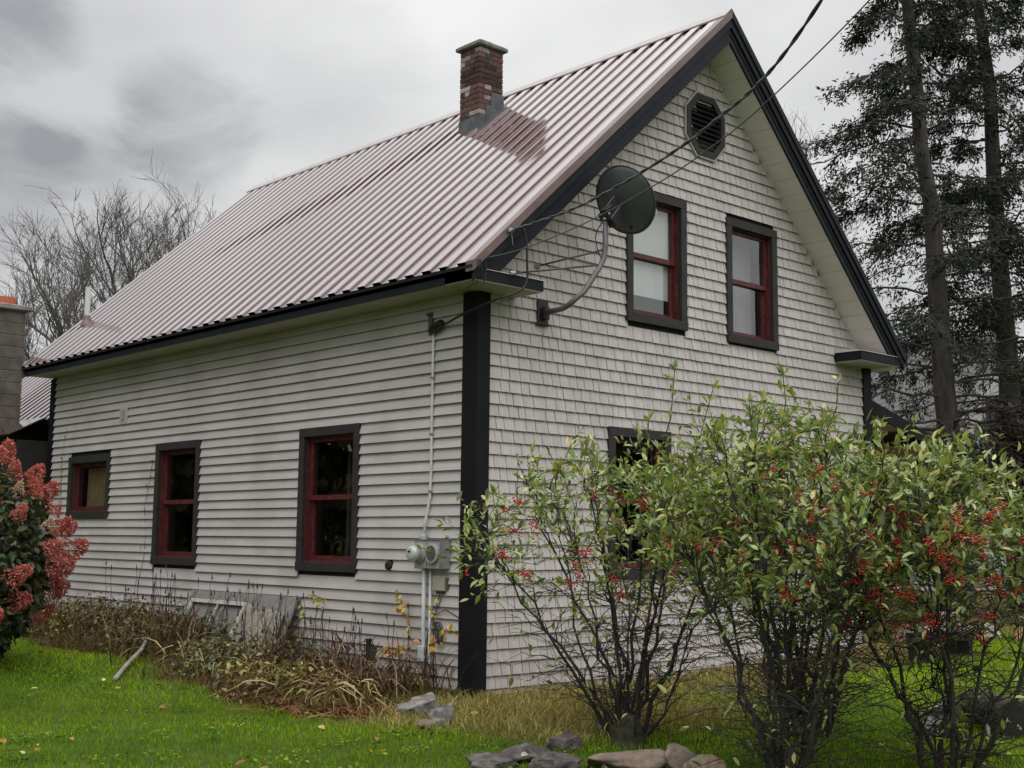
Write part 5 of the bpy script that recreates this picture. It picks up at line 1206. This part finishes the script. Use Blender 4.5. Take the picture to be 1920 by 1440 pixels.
# ------------------------------------------------------------------ odds and ends at the far end of the gable, seen through the shrubs
def oddments():
    b = empty('block_stack', (7.95, -.35, H(7.95, -.35)), 'pinkish concrete blocks stacked beside the far corner board', 'blocks'); g = H(7.95, -.35)
    for k, (dx, z, w) in enumerate(((-.35, 0, .42), (.12, 0, .42), (-.12, .21, .42), (.34, .21, .40))):
        mb = MB(); mb.box(7.95+dx, 7.95+dx+w, -.60, -.20, g+z, g+z+.2); o = mb.build('concrete_block', M['pinkbrick'], b, bevel=.012)
        mb = MB(); mb.box(7.95+dx+.05, 7.95+dx+w-.05, -.607, -.601, g+z+.04, g+z+.16); mb.build('face_panel', M['stone_t'], o)
    be = empty('plank_bench', (6.3, -1.5, H(6.3, -1.5)), 'low dark bench with pale plank edge beyond the shrubs', 'bench'); g = H(6.3, -1.5)
    mb = MB(); mb.box(5.75, 7.0, -1.75, -1.35, g+.34, g+.39); mb.build('seat', M['wood'], be)
    mb = MB(); mb.box(5.8, 6.95, -1.7, -1.4, g+.22, g+.335); mb.build('apron', M['black'], be)
    for x in (5.85, 6.8):
        mb = MB(); mb.box(x, x+.1, -1.7, -1.4, g-.02, g+.22); mb.build('leg', M['black'], be)
    stone((9.2, -.6), (.26, .22, .19), M['orange'], 'orange-tan boulder beside the pale stones past the far corner', 838, group=GR); stone((9.85, -.95), (.2, .18, .15), M['orange'], 'smaller orange-tan boulder at the outer end of the pale stones', 839, group=GR)
    for k, (x, y, sz) in enumerate(((8.8, -.25, .2), (9.4, -.2, .17), (10.1, -.35, .22), (10.6, -.8, .18))):
        stone((x, y), (sz, sz*.8, sz*.8), M['oldwhite'] if k % 2 == 0 else M['stone'], ('pale round stone next to the concrete blocks', 'grey stone behind the larger orange-tan boulder', 'largest pale stone in the row past the far corner', 'grey stone at the far end of the pale stone row')[k], 830+k, group=GR)
    lg = empty('hollow_log', (1.95, -4.25, H(1.95, -4.25)), 'short hollow log with a black open end lying under the berry shrub', 'log'); g = H(1.95, -4.25); a = Vector((1.72, -4.72, g+.16)); c = Vector((2.5, -4.0, g+.15)); d = (c-a).normalized()
    MB().lathe(a, d, [(.0, .12), (.0, .155), (.3, .16), ((c-a).length, .15), ((c-a).length, .02)], 18).build('log_wood', M['moss'], lg, smooth=False)
    MB().lathe(a-d*.004, d, [(0, .119), (.02, .118)], 18).build('hollow', M['black'], lg)
    stone((1.30, -4.15), (.24, .2, .13), M['stone'], 'grey stone beside the hollow log', 841, group=GR); stone((2.35, -3.75), (.28, .2, .14), M['stone'], 'long grey stone behind the hollow log', 842, group=GR)
    stone((3.0, -4.3), (.2, .2, .12), M['stone_d'], 'dark stone at the outer end of the hollow log', 843, group=GR)
oddments()
def fallen_leaves():
    global rng
    rng = np.random.default_rng(850); n = 260; x = rng.uniform(-5.5, 6, n); y = rng.uniform(-6, 4.5, n); k = in_view(x, y) & outside_house(x, y); x, y = x[k], y[k]; n = len(x); P = np.stack([x, y, hgt(x, y)+.035], -1); Ln = rng.uniform(.04, .09, n)
    V, F, C_ = leaf_arrays(P, rvec(n)*np.array((1, 1, .2)), np.array([[0, 0, 1.]])+rvec(n)*.5, Ln, Ln*.6, jitter_cols([(.42,.34,.10), (.34,.20,.07), (.50,.44,.20), (.22,.12,.05)], n, .3)); tag(np_obj('fallen_leaves', V, F, M['dead'], None, C_), kind='stuff')
fallen_leaves()
def woodland():
    """the dark belt of trees round the plot: seen low behind the porch, and mirrored in the window panes"""
    global rng
    rng = np.random.default_rng(860); n = 44000; a = rng.uniform(0, 1, n)
    seg = [((-19, 12), (-11, 32)), ((-16, 34), (-2, 52)), ((34, 30), (60, 8)), ((60, 8), (60, -20)), ((34, -26), (2, -44)), ((2, -44), (-26, -40))]; i = np.array((0, 0, 1, 1, 2, 3, 4, 4, 5))[rng.integers(0, 9, n)]; A = np.array([s_[0] for s_ in seg])[i]; B = np.array([s_[1] for s_ in seg])[i]
    xy = A+(B-A)*a[:, None]+rng.normal(size=(n, 2))*1.6; top = 7.5+1.8*np.sin(xy[:, 0]*.7)+1.4*np.sin(xy[:, 1]*.45+1); top = np.where(i >= 4, top*.9, np.where(i == 0, top*1.7, top)); z = hgt(xy[:, 0], xy[:, 1])+rng.uniform(0, 1, n)**.8*top  # unseen left belt made taller and set near to shade the side wall
    P = np.stack([xy[:, 0], xy[:, 1], z], -1); Ln = rng.uniform(.5, 1.1, n)
    V, F, C_ = leaf_arrays(P, rvec(n)+np.array((0, 0, -.5)), rvec(n), Ln, Ln*.5, jitter_cols([(.05,.065,.03), (.08,.08,.04), (.12,.09,.05)], n, .3)); tag(np_obj('woodland', V, F, M['needle'], None, C_), kind='stuff')
woodland()

def clover():
    """broad-leaved weeds scattered through the lawn"""
    global rng
    rng = np.random.default_rng(870); c = np.stack([rng.uniform(-6, 3, 260), rng.uniform(-6.5, 4.5, 260)], -1); i = rng.integers(0, 260, 9000); p = c[i]+rng.normal(size=(9000, 2))*.09
    k = in_view(p[:, 0], p[:, 1], .8) & outside_house(p[:, 0], p[:, 1]) & (dryness(p[:, 0], p[:, 1]) < .6); p = p[k]; i = i[k]; n = len(p)
    P = np.stack([p[:, 0], p[:, 1], hgt(p[:, 0], p[:, 1])+rng.uniform(.02, .05, n)], -1); Ln = rng.uniform(.018, .045, n)
    cl = np.array([(.10,.21,.02), (.18,.27,.03), (.28,.33,.04), (.07,.15,.02)])[i % 4]*rng.uniform(.7, 1.25, (n, 1))
    V, F, C_ = leaf_arrays(P, rvec(n)*np.array((1, 1, .3)), np.array([[0, 0, 1.]])+rvec(n)*.5, Ln, Ln*.5, cl); tag(np_obj('lawn_weeds', V, F, M['grass'], None, C_), kind='stuff')
clover()
